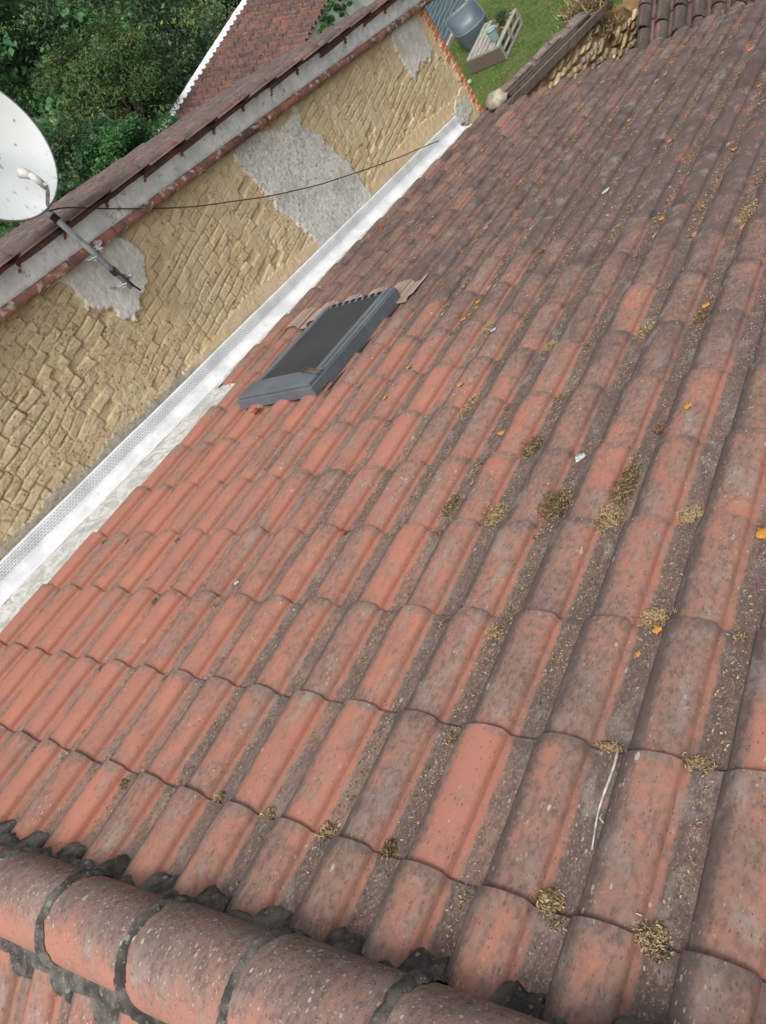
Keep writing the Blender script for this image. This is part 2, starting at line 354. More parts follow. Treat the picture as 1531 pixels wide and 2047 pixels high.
M['path'] = simple('worn_earth_path', lin(120, 112, 92), lin(98, 92, 74), 1.2, .95, .01, 12)
def leaf_mat(name, a, b, c_, tr=.4):
    g = NG(name, .5, .35); r = g.sep(g.attr('trnd')); o = g.pos()
    c = g.mix(r[0], a, b); c = g.mix(g.step(r[1], .86, .9), c, c_); c = g.mix(g.step(g.noise(o, 1.1, 3), .4, .62, 0, .5), c, tuple(x * .6 for x in a[:3]) + (1,))
    g.put(g.b.inputs['Base Color'], c)
    t = g.n.new('ShaderNodeBsdfTranslucent'); g.put(t.inputs[0], c); m = g.n.new('ShaderNodeMixShader'); m.inputs[0].default_value = tr
    g.l.new(g.b.outputs[0], m.inputs[1]); g.l.new(t.outputs[0], m.inputs[2]); g.l.new(m.outputs[0], g.n['Material Output'].inputs[0])
    return g.m
M['fig'] = leaf_mat('fig_leaves', lin(74, 118, 74), lin(100, 144, 94), lin(120, 156, 96))
M['dkleaf'] = leaf_mat('dark_leaves', lin(60, 88, 60), lin(84, 114, 76), lin(156, 142, 70))
M['yelleaf'] = leaf_mat('olive_leaves', lin(64, 92, 54), lin(88, 112, 62), lin(172, 150, 68))
M['shrub'] = leaf_mat('shrub_leaves', lin(58, 98, 58), lin(78, 122, 70), lin(104, 140, 78))
M['deep'] = leaf_mat('deep_green_leaves', lin(50, 74, 54), lin(66, 92, 64), lin(70, 92, 58))
M['bark'] = simple('bark', lin(110, 102, 90), lin(84, 76, 66), 20, .95, .01, 40)
def strand_mat(name, a, b, c_):
    g = NG(name, .95, .1); r = g.sep(g.attr('trnd')); c = g.mix(r[0], a, b); c = g.mix(g.step(r[1], .7, .8), c, c_); return g.out(c)
M['moss_dry'] = strand_mat('dry_straw_moss', lin(178, 158, 124), lin(146, 124, 94), lin(104, 90, 68))
M['moss_dark'] = strand_mat('brown_green_moss', lin(104, 90, 66), lin(80, 70, 52), lin(156, 136, 104))
M['litter'] = strand_mat('roof_litter', lin(124, 104, 82), lin(84, 70, 58), lin(166, 148, 122))
M['yellow'] = simple('yellow_orange_leaf', lin(190, 140, 62), lin(170, 116, 48), 40, .8, .001)
M['redleaf'] = simple('red_brown_leaf', lin(156, 70, 48), lin(120, 56, 42), 40, .8, .001)
M['flake'] = simple('fresh_broken_clay', lin(172, 124, 108), lin(156, 108, 94), 30, .9, .002, 90)
M['twig'] = simple('bleached_twig', lin(196, 190, 182), lin(150, 144, 136), 40, .9, .001)
M['burr'] = simple('brown_seed_head', lin(120, 88, 56), lin(80, 58, 40), 60, .95, .004, 80)
M['lichen_white'] = simple('white_lichen', lin(196, 200, 196), lin(150, 156, 152), 60, .95, .002, 120)
M['dark'] = simple('dark_underlay', lin(40, 36, 34), lin(50, 44, 40), 6, .95, .0)

# ------------------------------------------------------------------ interlocking tile fields
PU, PV = .215, .37144
PROF = [(-.652, .003), (-.646, .0115), (-.61, .0195), (-.56, .0268), (-.49, .0338), (-.40, .0385), (-.31, .0402), (-.22, .0390), (-.14, .0352), (-.085, .0305), (-.055, .0256), (-.038, .0200), (-.026, .0085), (-.018, .0030), (.03, .0012), (.10, .0), (.20, -.0008), (.30, .0), (.37, .0025), (.40, .004)]
def prof_n(s):                                    # height of the tile surface at fraction s of a column (right edge of hump = 0)
    s = (s + .652) % 1.0 - .652
    xs = [p[0] for p in PROF]; ys = [p[1] for p in PROF]
    return float(np.interp(s, xs, ys))
def tile_field(mb, cols, rws, frame, pu=PU, pv=PV, prof=PROF, skip=None, jit=1.0, nt=6, seed=1, lift=.0120, over=.16, u_off=0.0, cutv=None):
    rg = np.random.default_rng(seed); ns = len(prof); S = np.array([p[0] for p in prof]); H = np.array([p[1] for p in prof])
    ts = np.linspace(-over, 1.0, nt)
    for j in rws:
        for i in cols:
            r = rg.random(3); q = rg.normal(size=6) * jit
            if skip and skip(i, j): continue
            T, SS = np.meshgrid(ts, S, indexing='ij'); HH = np.tile(H, (nt, 1))
            wid = .955 + .045 * T; hs = np.where(SS < .02, wid, 1.0)
            u = (i + (SS + .33) * hs - .33) * pu + q[0] * .0013 + (T - .5) * q[1] * .0016
            v = (j - 1 + T) * pv + q[2] * .0035 + SS * q[3] * .006
            warp = 1 + .03 * q[5]
            n = HH * (.90 + .10 * T) * warp + lift * (T - 1) + .0010 * q[4] + .0016 * abs(q[2]) * T
            # rounded lip
            n = n - np.where(T > .999, .0012, 0)
            if cutv is not None: v = np.maximum(v, cutv)
            top = np.stack([u, v, n], -1).reshape(-1, 3)
            tu = np.stack([SS, T, np.zeros_like(T)], -1).reshape(-1, 3)
            k = len(top); lip = top[-ns:].copy(); lip[:, 1] += .002; lip[:, 2] -= .0115; lipt = tu[-ns:].copy(); lipt[:, 1] = 1.02
            lip2 = lip.copy(); lip2[:, 1] -= .03; lip2[:, 2] -= .003
            edge = top[-ns:].copy()                     # own vertices, so the lip stays a crisp edge
            allv = np.concatenate([top, edge, lip, lip2]); allt = np.concatenate([tu, lipt, lipt, lipt])
            f = grid_faces(nt, ns, True)
            for m in range(ns - 1):
                a = k + m; f.append((a, a + 1, a + ns + 1, a + ns)); f.append((a + ns, a + ns + 1, a + 2 * ns + 1, a + 2 * ns))
            rc = allv + np.array([i * .37 % 1.7, j * .61 % 2.3, 0]) * .12
            mb.add(frame(allv), f, allt, r, rc)
    return mb

# ------------------------------------------------------------------ our house: front slope, ridge, back slope
GZ = -4.9
RIDGE_V = -1.535; APEX = rw(0, RIDGE_V, 0)
house = empty('tiled_house', (3.2, 2.0, GZ), 'house roofed in orange clay tiles, mossy and grey toward the eave, with a mortared ridge', 'house')
def skip_front(i, j):
    if i < 0 and j < 5: return True
    if 2 <= i <= 3 and 4 <= j <= 5: return True       # behind the skylight
    return False
mb = tile_field(MB(), range(-1, 30), range(-3, 17), rwa, seed=3, skip=skip_front, nt=7)
roof = mb.build('roof', M['tile'], house)
cut = RIDGE_V + .06
mb = MB(); tile_field(mb, range(-1, 30), [-3.9999], lambda a: rwa(np.column_stack([a[:, 0], np.maximum(a[:, 1], cut), a[:, 2]])), seed=5) if False else None
def back(a):                                       # back slope, mirrored about the ridge line
    a = np.asarray(a, float); b = a.copy(); vv = a[:, 1]; n = a[:, 2]
    o = np.empty_like(a); o[:, 0] = a[:, 0]
    y = APEX[1] - (CT * vv + ST * n) ; z = APEX[2] - ST * vv + CT * n
    o[:, 1] = y; o[:, 2] = z
    return o
mb = tile_field(MB(), range(-1, 30), range(1, 12), back, seed=8, u_off=.1)
mb.f = [q[::-1] for q in mb.f]
mb.build('rear_roof', M['tile'], house)
# underlay boards closing the gaps below the tiles
mb = MB(); x0, x1 = -.30, 6.5
sk = [rw(x0, RIDGE_V, -.03), rw(x1, RIDGE_V, -.03), rw(x1, 5.84, -.045), rw(x0, 5.84, -.045)]
mb.add(sk, [(0, 1, 2, 3)]); b = back(np.array([(x0, 0, -.03), (x1, 0, -.03), (x1, 4.0, -.04), (x0, 4.0, -.04)])); mb.add(b, [(3, 2, 1, 0)])
mb.build('roof_boarding', M['dark'], house, smooth=False)
mb = MB()
e0 = rw(0, 5.75, -.06); ym = e0[1] - .12; yb = 2 * APEX[1] - ym + 1.6
top = lambda y: min(APEX[2] - abs(y - APEX[1]) * math.tan(TH) - .07, 9)
for (xa, xb) in ((-.28, 6.45),):
    ys = [ym, APEX[1], yb]
    v = [(x, y, z) for x in (xa, xb) for y in ys for z in (GZ, top(y))]
    mb.add(v, [(0, 1, 3, 2), (2, 3, 5, 4), (6, 8, 9, 7), (8, 10, 11, 9), (0, 6, 7, 1), (4, 5, 11, 10)])
mb.build('wall', M['oldrender'], house, smooth=False)

# first course of tiles: cut under the ridge mortar
mb = MB()
def fr(a):
    a = a.copy(); a[:, 1] = np.maximum(a[:, 1], RIDGE_V + .03); return rwa(a)
tile_field(mb, range(-1, 30), [-4 + 1 - 0], fr, seed=5, skip=lambda i, j: True)
# ridge barrels
RC_V, RC_N, RR = -1.535, .028, .122
def rdv(u): return .072 * (u - 1.75)              # the ridge tiles run slightly askew of the courses
def ridge_pt(u, a, r):
    r = r * (1 + .11 * max(-.8, min(1.6, u - 1.75))); return rw(u, RC_V + rdv(u) - r * math.cos(a), RC_N + r * math.sin(a))
joint0, pitch = 1.79, .362
for k in range(-6, 12):
    ua = joint0 + k * pitch; ub = ua + .385; m_ = MB(); vs = []; tu = []; nA = 22; nU = 9; ph = rng.normal(size=2) * .004
    for i in range(nU):
        t = i / (nU - 1); u = ua + (ub - ua) * t; r = RR * (1.0 - .075 * t) + ph[0]
        for q in range(nA):
            a = math.pi * (-.06 + 1.12 * q / (nA - 1)); p = ridge_pt(u, a, r + .0015 * FB(u, a, k, 6)); vs.append(p); tu.append((math.sin(a) * .5 + .5 - .38 * math.cos(a) * 1.0, t, 0))
    f = grid_faces(nU, nA, True)
    kk = len(vs)                                   # end ring for the open lip
    for q in range(nA):
        a = math.pi * (-.06 + 1.12 * q / (nA - 1)); vs.append(ridge_pt(ua + .001, a, RR - .014 + ph[0])); tu.append((.5, 0, 0))
    for q in range(nA - 1): f.append((q, q + 1, kk + q + 1, kk + q))
    m_.add(vs, f, tu, rng.random(3), rc=np.array(vs) + k * .3)
    m_.build('ridge_tile', M['ridge'], house)
# mortar: bands over the joints, and packed fillets along both sides
mb = MB()
for k in range(-6, 12):
    u0 = joint0 + k * pitch + .004; nA = 64; nU = 7; vs = []
    for i in range(nU):
        t = i / (nU - 1)
        for q in range(nA):
            a = math.pi * (-.05 + 1.1 * q / (nA - 1)); w = .023 * (1 + .9 * FB(k, a * 3, t, 1.6)) * (1.0 + .9 * abs(math.cos(a)) ** 3)
            u = u0 + (t - .5) * 2 * w * .62 + .007 * FB(a, k, 1, 5); r = RR - .004 + .011 * (1 - (2 * t - 1) ** 2) ** .5 + .006 * FB(a * 2, t, k, 9)
            vs.append(ridge_pt(u, a, r))
    mb.add(vs, grid_faces(nU, nA, True))
us = np.arange(-.2, 6.3, .0085)
def fillet(side):
    vs = []; nt_ = 11
    for u in us:
        s = (u / PU) ; h = prof_n(s)
        e = .014 + max(-.012, .058 * smooth(.030, .002, h + .012 * FB(u, 5, 0, 20, 3)) + .034 * FB(u, side * 3, 0, 7, 3) + .030 * FB(u, side, 4, 26, 4))
        for j in range(nt_):
            t = j / (nt_ - 1); vv = (.045 + t * (e + .075))
            if side > 0:
                n_t = h - .002
                n = max(.070 * (1 - t) ** 1.3 + n_t * t + .008, n_t + .009 * (1 - t)) + .010 * FB(u, vv, 2, 34) - (.016 if t == 1 else 0)
                vs.append(rw(u, RIDGE_V + rdv(u) + vv, n))
            else:
                vv = .03 + t * (e + .09); n = .060 * (1 - t) ** 1.2 + h * t + .012 + .006 * FB(u, vv, 5, 30) - (.02 if t == 1 else 0)
                vs.append(tuple(back(np.array([(u, vv + .01 - rdv(u), n)]))[0]))
    return vs, nt_
vs, nt_ = fillet(1); mb.add(vs, grid_faces(len(us), nt_, False)); vs, nt_ = fillet(-1); mb.add(vs, grid_faces(len(us), nt_, True))
mb.build('ridge_mortar', M['mortar'], house)

# wall flashing: embossed aluminium strip and white foil membrane
XW = -.55
mb = MB(); vl = np.arange(-1.62, 5.86, .022); cs = [(XW + .006, .132), (XW + .012, .128), (XW + .014, .09), (XW + .018, .05), (XW + .026, .024), (XW + .05, .008), (XW + .085, .001), (XW + .125, -.003)]
vs = []; tu = []
for v in vl:
    sm = int((v + 3) / 1.27); wob = .006 * FB(v, 0, 0, 2.5) + .004 * FB(v, 0, 5, 9, 3) + .002 * (sm % 2); hh = .010 * FB(v, 3, 0, .9)
    acc = 0
    for k, (x, n) in enumerate(cs):
        if k: acc += math.hypot(x - cs[k - 1][0], n - cs[k - 1][1])
        vs.append(rw(x + wob + (0 if k < 4 else .010 * FB(v, k * .2, 0, 3)), v, n + hh * (1 if k < 3 else .3) + (.006 * FB(v, k, 0, 4) if k > 4 else 0)))
        tu.append((v, acc, 0))
mb.add(vs, grid_faces(len(vl), len(cs), True), tu)
fl = mb.build('wall_flashing', M['flash'], house)
mb = MB(); nc = 22; vs = []
for v in vl:
    far = smooth(1.405, 1.45, v); xr = -.105 + (-.315 + .105) * far + .045 * FB(v, 1, 0, 3.1) + .035 * FB(v, 9, 0, 13, 3)
    for k in range(nc):
        t = k / (nc - 1); x = (XW + .11) + (xr - XW - .11) * t
        n = -.006 + (.010 + .010 * far) * smooth(.3, .95, t) + .012 * FB(x * 1.6, v, 0, 7, 4) * (.35 + t) + .014 * math.exp(-((t - .2) / .12) ** 2) * (.6 + FB(v, 0, 0, 2)) + .006 * FB(x, v, 3, 26, 3)
        vs.append(rw(x, v, n))
mb.add(vs, grid_faces(len(vl), nc, True)); mb.build('foil_membrane', M['membrane'], house)

# skylight, a window set in the front slope
sky_w = empty('skylight', (0, 0, 0)); sky_w.parent = house; sky_w.location = (0, 0, 0)
sky_w.location = Vector(rw(.55, 1.55, 0)) - house.location
RM = Matrix.Rotation(-TH, 3, 'X')
def rbox(mb, u0, u1, v0, v1, n0, n1, rnd=None):
    box(mb, rw((u0 + u1) / 2, (v0 + v1) / 2, (n0 + n1) / 2), (u1 - u0, v1 - v0, n1 - n0), RM, rnd)
A, B_, Cc, D_ = .235, .855, 1.045, 2.07
mb = MB(); rbox(mb, A, B_, Cc, Cc + .155, .02, .080); rbox(mb, A + .012, B_ - .012, Cc + .014, Cc + .168, .080, .100); mb.build('top_casing', M['frame'], sky_w, False, bevel=.004)
mb = MB()
rbox(mb, B_ - .052, B_, Cc + .15, D_, .0, .080); rbox(mb, B_ - .086, B_ - .048, Cc + .166, D_ - .012, .03, .092); rbox(mb, B_ - .044, B_ - .008, Cc + .16, D_ - .004, .078, .088)
rbox(mb, A, A + .045, Cc + .15, D_, .0, .074); rbox(mb, A + .043, A + .066, Cc + .166, D_ - .012, .03, .086)
rbox(mb, A + .03, B_ - .03, D_ - .028, D_ - .002, .0, .080)
mb.build('frame', M['frame'], sky_w, False, bevel=.003)
mb = MB(); rbox(mb, A + .062, B_ - .082, Cc + .15, D_ - .026, .062, .074); mb.build('awning_blind', M['shade'], sky_w, False)
mb = MB()
for k in range(8):
    mb = MB(); rbox(mb, A + .10 + k * .055, A + .122 + k * .055, D_ - .034, D_ - .010, .0805, .088); mb.build('hinge_clip', M['black'], sky_w, False)
mb = MB(); rbox(mb, A - .01, B_ + .015, Cc - .01, D_ + .02, -.028, -.004); mb.build('base_flashing', M['black'], sky_w, False)
# pleated apron draped over the course of tiles below the window
mb = MB(); uu = np.arange(.02 * PU - .14, 4.66 * PU, .0030); vv = np.linspace(2.00, 2.245, 12); vs = []; tu = []
for u in uu:
    s = u / PU
    for v in vv:
        e = .02 * math.sin(s * 2 * math.pi + .6) if v == vv[-1] else 0
        h = prof_n(s) + .006 + .0030 * math.sin(2 * math.pi * u / .0135) + .003 * FB(u, v, 0, 9)
        vs.append(rw(u, v + e, h)); tu.append((u / .0135, v, 0))
mb.add(vs, grid_faces(len(uu), 12, False), tu); mb.build('pleated_apron', M['apron'], sky_w)

# ------------------------------------------------------------------ neighbour's house: adobe side wall, brick corner, verge, roof
HB = empty('adobe_house', (-1.9, 2.4, GZ), 'taller neighbouring house with crumbling tan adobe side wall and dark tiled roof', 'house')
def inpoly(p, P):
    x, y = p; c = False; j = len(P) - 1
    for i in range(len(P)):
        if (P[i][1] > y) != (P[j][1] > y) and x < (P[j][0] - P[i][0]) * (y - P[i][1]) / (P[j][1] - P[i][1]) + P[i][0]: c = not c
        j = i
    return c
def dpoly(p, P):
    x, y = p; d = 9
    for i in range(len(P)):
        ax, ay = P[i - 1]; bx, by = P[i]; dx, dy = bx - ax, by - ay; t = max(0, min(1, ((x - ax) * dx + (y - ay) * dy) / (dx * dx + dy * dy + 1e-9)))
        d = min(d, math.hypot(x - ax - dx * t, y - ay - dy * t))
    return d if inpoly(p, P) else -d
C1 = [(1.02, 1.2), (1.35, 1.2), (1.64, 1.06), (1.69, .89), (1.59, .77), (1.49, .72), (1.35, .62), (1.27, .67), (1.25, .77), (1.1, .85), (1.12, .99), (1.04, 1.09)]
C2 = [(2.86, 1.16), (3.13, 1.12), (3.43, .99), (3.66, 1.02), (3.71, 1.12), (3.74, 1.0), (3.70, .92), (3.84, .78), (4.01, .45), (4.10, .16), (4.0, .0), (3.2, .0), (3.20, .13), (3.11, .37), (2.99, .54), (2.93, .77), (2.87, .96)]
C3 = [(5.48, 1.24), (5.87, 1.2), (5.95, .88), (5.97, .74), (5.85, .68), (5.67, .72), (5.47, .63), (5.42, .74), (5.36, .94), (5.42, 1.08)]
EDGE = [(-2, .20), (-.29, .20), (-.08, .175), (.15, .21), (.51, .165), (.75, .20), (1.0, .18), (1.38, .175), (1.75, .20), (2.18, .25), (2.64, .23), (3.23, .21), (4.14, .22), (4.8, .29), (5.35, .30), (5.94, .26), (6.6, .3)]
GB = [(5.84, .15), (6.02, .23), (6.2, .19), (6.24, .05), (6.05, -.02), (5.9, .03)]
rnd_row = [random.random() for _ in range(400)]
def cellr(a, b, k=0):
    v = math.sin(a * 127.1 + b * 311.7 + k * 74.7) * 43758.5453; return v - math.floor(v)
st = .0062; vg = np.arange(-1.7, 6.75, st); ng = np.arange(-.06, 1.24, st)
YC = 6.215
vs = []; tu = []; rn = []
for v in vg:
    for n in ng:
        y = CT * v + ST * n; z = -ST * v + CT * n
        yc = min(y, YC)
        wy = yc + .045 * FB(yc, z, 0, 4.0, 3); wz = z + .030 * FB(yc, z, 5, 3.0, 3)
        CH = .062; cr = math.floor(wz / CH); BL = .135 + .07 * cellr(cr, 3)
        xx = wy / BL + cellr(cr, 1); bi = math.floor(xx)
        fz = wz / CH - cr; fx = xx - bi
        dz = min(fz, 1 - fz) * CH; dx = min(fx, 1 - fx) * BL
        soft = .5 + .5 * smooth(-.25, .25, FB(yc, z, 2, 1.7, 2))
        gr = max(smooth(.0085, .002, dz) * (.35 + .8 * cellr(cr, math.floor(wy * 9), 6)), smooth(.009, .002, dx) * (.2 + cellr(cr, bi, 8))) * (.35 + .65 * soft)
        k1_ = cellr(cr, bi, 2); off = (cellr(cr, bi, 1) - .5) * .0055; tilt = (fx - .5) * (.050 if k1_ > .86 else .005 * k1_) + (fz - .5) * (cellr(cr, bi, 4) - .5) * .005
        miss = -.030 if cellr(cr, bi, 3) > .955 else 0
        pits = -.020 * smooth(.32, .5, FB(yc, z, 9, 13, 3))
        h = (off + tilt) * (.6 + .6 * soft) - .012 * gr + miss * (1 - gr) + pits + .0065 * FB(yc, z, 7, 21, 4) + .012 * FB(yc, z, 1, 2.2, 2) - .008 * smooth(.20, .42, FB(yc, z, 4, 7, 3))
        jz = .05 * FB(yc, z, 3, 6, 4) + .022 * FB(yc, z, 6, 30, 3)
        dC = max(dpoly((v, n), C1), dpoly((v, n), C2), dpoly((v, n), C3), dpoly((v, n), GB) * 1.0) + jz * .5 + .05 * FB(yc, z, 8, 17, 4)
        cem = smooth(-.012, .012, dC)
        be_e = float(np.interp(v, [e[0] for e in EDGE], [e[1] for e in EDGE])) + jz * 1.0
        bei = smooth(-.01, .01, be_e - n)
        inner = 6.10 - .02 - .14 * smooth(.35, 1.1, n) - .04 * smooth(.2, .4, n) + jz * 1.1
        cor = smooth(-.012, .012, yc - inner)
        cr2 = math.floor(z / .062); hb = .075 + .05 * (cr2 % 2) + .04 * cellr(cr2, 7)
        mort = min((z / .062 - cr2), 1 - (z / .062 - cr2)) * .062
        brk = smooth(YC - hb - .008, YC - hb + .008, yc + jz * .4) * smooth(.004, .009, mort) * (1 if cellr(cr2, 5) > .12 else 0)
        bei = max(bei, cor)
        if cor > .5 and cem < .5: h = .010 * brk + .004 * FB(yc, z, 7, 24, 3) + .008 * FB(yc, z, 1, 5, 2)
        elif bei > .5: h = .006 + .006 * FB(yc, z, 7, 14, 4) + .010 * FB(yc, z, 1, 3, 2)
        if cem > 0: h = h * (1 - cem) + cem * (.012 + .004 * FB(yc, z, 7, 30, 4) + .012 * FB(yc, z, 1, 4, 2))
        if cem < .5 and bei < .5: h = (h + .012 * gr) * .42 - .0115 * gr * (.25 + .95 * smooth(-.22, .22, FB(yc, z, 11, 4.5, 3))) + .006 * FB(yc, z, 12, 11, 3)
        ero = .018 * smooth(0, .015, max(0, .03 - abs(y - YC))) * (1 + FB(y, z, 0, 20)) 
        if y > YC: vs.append((XW - .010 - (y - YC) * 1.0, YC, z))
        else: vs.append((XW - .006 + h - ero, y, z))
        tu.append((cem, bei, brk * cor)); 
        gran = 1.0 if dpoly((v, n), C2) > -.1 or inpoly((v, n), GB) else .12
        rn.append((cellr(cr, bi, 9), gran if cem > .3 else (1 - smooth(1.35, 1.6, v)), .5))
mb = MB(); mb.add(vs, grid_faces(len(vg), len(ng), False), tu, np.array(rn), rc=vs)
mb.build('adobe_wall', M['wall'], HB)
# body of the neighbour's house behind that face
RB = 1.30                                            # its roof plane above ours, measured square to the slope
XL = -3.35
mb = MB(); zt = lambda y: (RB - .06) / CT - math.tan(TH) * y
ya, yb2 = -1.9, YC - .012
v = [(x, y, z) for x in (XL + .15, XW - .045) for y in (ya, yb2) for z in (GZ, zt(y))]
mb.add(v, [(0, 1, 3, 2), (4, 6, 7, 5), (0, 4, 5, 1), (2, 3, 7, 6)]); mb.build('wall', M['oldrender'], HB, smooth=False)
frB = lambda a: rwa(np.column_stack([a[:, 0] + (-.49 + .25 * PU), a[:, 1] + .12, a[:, 2] + RB + .012]))
mb = MB(); tile_field(mb, range(-13, 1), range(-5, 17), frB, seed=21, jit=1.6)
mb.build('roof', M['tile_dark'], HB)
mb = MB(); mb.add([rw(XL, -1.7, RB - .03), rw(-.50, -1.7, RB - .03), rw(-.50, 6.0, RB - .03), rw(XL, 6.0, RB - .03)], [(0, 1, 2, 3)]); mb.build('roof_boarding', M['dark'], HB, smooth=False)
# turned-down verge edges of the outermost tiles
mb = MB()
for j in range(-4, 17):
    v0 = (j - 1) * PV + .12; v1 = v0 + PV * 1.07; x = -.49 + .03 + random.uniform(-.014, .014); tw = random.uniform(-.022, .008)
    P = [(x - .05, .010), (x - .018, .016), (x - .002, .010), (x, -.004), (x - .004, -.030 + tw), (x - .014, -.033 + tw)]
    vs = [rw(px + .004 * math.sin(k), va, RB + pn + (.004 if e else -.012)) for e, va in enumerate((v0, v1)) for k, (px, pn) in enumerate(P)]
    mb = MB() if False else mb
    mb.add(vs, [(k, k + 6, k + 7, k + 1) for k in range(5)], [(-.3, .5, 0)] * 12, (random.random() * .6, random.random(), random.random()))
    # S-shaped end of the tile's side lock
    pts = [rw(x - .002 + .012 * math.sin(q * 1.9), v1 - .01 - q * .006, RB - .028 - q * .006 + tw) for q in range(6)]
    tube(mb, pts, .0075, 6, rnd=(.1, .5, .2))
mb.build('verge_tile_edge', M['tile_verge'], HB)
mb = MB(); vl2 = np.arange(-1.7, 6.22, .03); cs2 = [(-.475, RB - .022), (-.472, RB - .05), (-.482, RB - .09), (-.490, RB - .13), (-.492, RB - .155), (-.53, RB - .17)]
vs = [rw(x + .008 * FB(v, k, 0, 4), v, n + .005 * FB(v, k, 1, 5)) for v in vl2 for k, (x, n) in enumerate(cs2)]
mb.add(vs, grid_faces(len(vl2), len(cs2), True)); mb.build('verge_mortar', M['limewash'], HB)
def vmould():
    g = NG('lichened_verge_moulding', .9, .2); rc = g.attr('rc'); r = g.sep(g.attr('trnd'))
    c = g.mix(g.step(g.noise(rc, 6, 5, .65), .42, .62), lin(164, 112, 96), lin(120, 94, 88)); c = g.mix(g.step(g.noise(rc, 2.2, 3), .52, .66), c, lin(100, 74, 70))
    c = g.mix(g.step(g.noise(rc, 16, 4), .56, .66), c, lin(188, 180, 172)); d = g.dots(rc, 22, .80, .45)
    return g.out(g.mix(g.math('MULTIPLY', d, .8), c, lin(206, 204, 198)), g.bump(g.noise(rc, 60, 5, .7), .003))
mm = vmould()
mb = MB(); v = -1.7
while v < 6.2:
    L = random.uniform(.36, .46); dx = random.uniform(-.004, .004); vs = []; nA = 9; nL = 6
    for i in range(nL):
        for q in range(nA):
            a = math.pi * (-.62 + 1.1 * q / (nA - 1)); r = .033 + (.003 if i in (0,) else 0) + .002 * FB(v, i, q, .7)
            vs.append(rw(-.512 + dx + r * math.cos(a), v + L * i / (nL - 1), RB - .186 + r * math.sin(a) * .95))
    mb.add(vs, grid_faces(nL, nA, False), rnd=rng.random(3)); v += L + .004
mb.build('verge_moulding', mm, HB)

# ------------------------------------------------------------------ satellite dish and its mast
DC = Vector((-.29, 1.49, 1.46)); az, el = .08, .09
dn = Vector((math.cos(az) * math.cos(el), math.sin(az) * math.cos(el), math.sin(el))); dh = Vector((0, 0, 1)).cross(dn).normalized(); du_ = dn.cross(dh)
dish = empty('satellite_dish', (-.35, 1.5, .43), 'large white satellite dish stained grey, on a steel mast above the adobe wall', 'satellite dish')
mb = MB(); vs = []; nr, na = 12, 72
for i in range(nr + 1):
    q = i / nr
    for k in range(na):
        a = 2 * math.pi * k / na; p = DC + (dh * math.cos(a) * .365 + du_ * math.sin(a) * .40) * q + dn * (.060 * q * q - .060); vs.append(tuple(p))
f = [(i * na + k, (i + 1) * na + k, (i + 1) * na + (k + 1) % na, i * na + (k + 1) % na) for i in range(nr) for k in range(na)]
mb.add(vs, f)
rf = mb.build('reflector', M['dish'], dish)
# origin of the reflector at its centre so the stains run down its lower half
off = DC - Vector((-.35, 1.5, .43)); rf.location = off
for vtx in rf.data.vertices: vtx.co -= off
mb = MB(); tube(mb, [tuple(DC + (dh * math.cos(a) * .367 + du_ * math.sin(a) * .402) - dn * .004) for a in np.linspace(0, 2 * math.pi, 73)], .006, 8, False); mb.build('rim', M['dish_back'], dish)
mb = MB(); vs = [tuple(DC + (dh * math.cos(2 * math.pi * k / na) * .36 * q + du_ * math.sin(2 * math.pi * k / na) * .395 * q) + dn * (.06 * q * q - .066)) for q in (0.02, .35, .7, 1) for k in range(na)]
mb.add(vs, [(i * na + k, i * na + (k + 1) % na, (i + 1) * na + (k + 1) % na, (i + 1) * na + k) for i in range(3) for k in range(na)]); mb.build('back_shell', M['dish_back'], dish)
for (a_, b_) in ((-.07, .02), (-.13, -.04), (-.07, -.10), (-.01, -.04)):
    mb = MB(); p = DC + dh * a_ + du_ * b_ - dn * .056; tube(mb, [tuple(p), tuple(p + dn * .008)], .008, 10); mb.build('bolt', M['galv'], dish)
mb = MB(); tube(mb, [(-.35, 1.5, .43), (-.35, 1.5, 1.42)], .0185, 16); mb.build('mast', M['galv'], dish)
mb = MB(); box(mb, (-.365, 1.5, 1.36), (.05, .10, .16)); mb.build('mounting_bracket', M['galv'], dish, False, bevel=.004)
mb = MB(); tube(mb, [(-.33, 1.48, 1.05), (-.25, 1.47, 1.075), (-.12, 1.455, 1.14), (-.085, 1.45, 1.17)], .014, 4); mb.build('feed_arm', M['galv'], dish, False)
mb = MB(); tube(mb, [(-.105, 1.452, 1.15), (-.115, 1.455, 1.20), (-.13, 1.456, 1.245)], [.016, .019, .019], 12)
tube(mb, [(-.125, 1.456, 1.235), (-.165, 1.462, 1.262), (-.185, 1.465, 1.272)], [.020, .027, .029], 16); mb.build('receiver_head', M['plastic'], dish)
for z in (.70, .48):
    mb = MB(); box(mb, (-.455, 1.515, z - .006), (.19, .022, .008)); box(mb, (-.352, 1.535, z + .008), (.05, .008, .045)); box(mb, (-.372, 1.548, z + .002), (.006, .034, .04)); tube(mb, [(-.34, 1.52, z + .012), (-.34, 1.585, z + .012)], .004, 8)
    tube(mb, [(-.30, 1.535, z + .004), (-.40, 1.535, z + .004)], .006, 8); tube(mb, [(-.30, 1.465, z + .004), (-.40, 1.465, z + .004)], .005, 8)
    tube(mb, [(-.325, 1.535, z - .012)] + [(-.35 + -.024 * math.sin(t), 1.5 + .035 * math.cos(t), z - .012) for t in np.linspace(.3, 2.84, 9)] + [(-.325, 1.465, z - .012)], .005, 8)
    mb.build('wall_bracket', M['galv'], dish, False, bevel=.001)
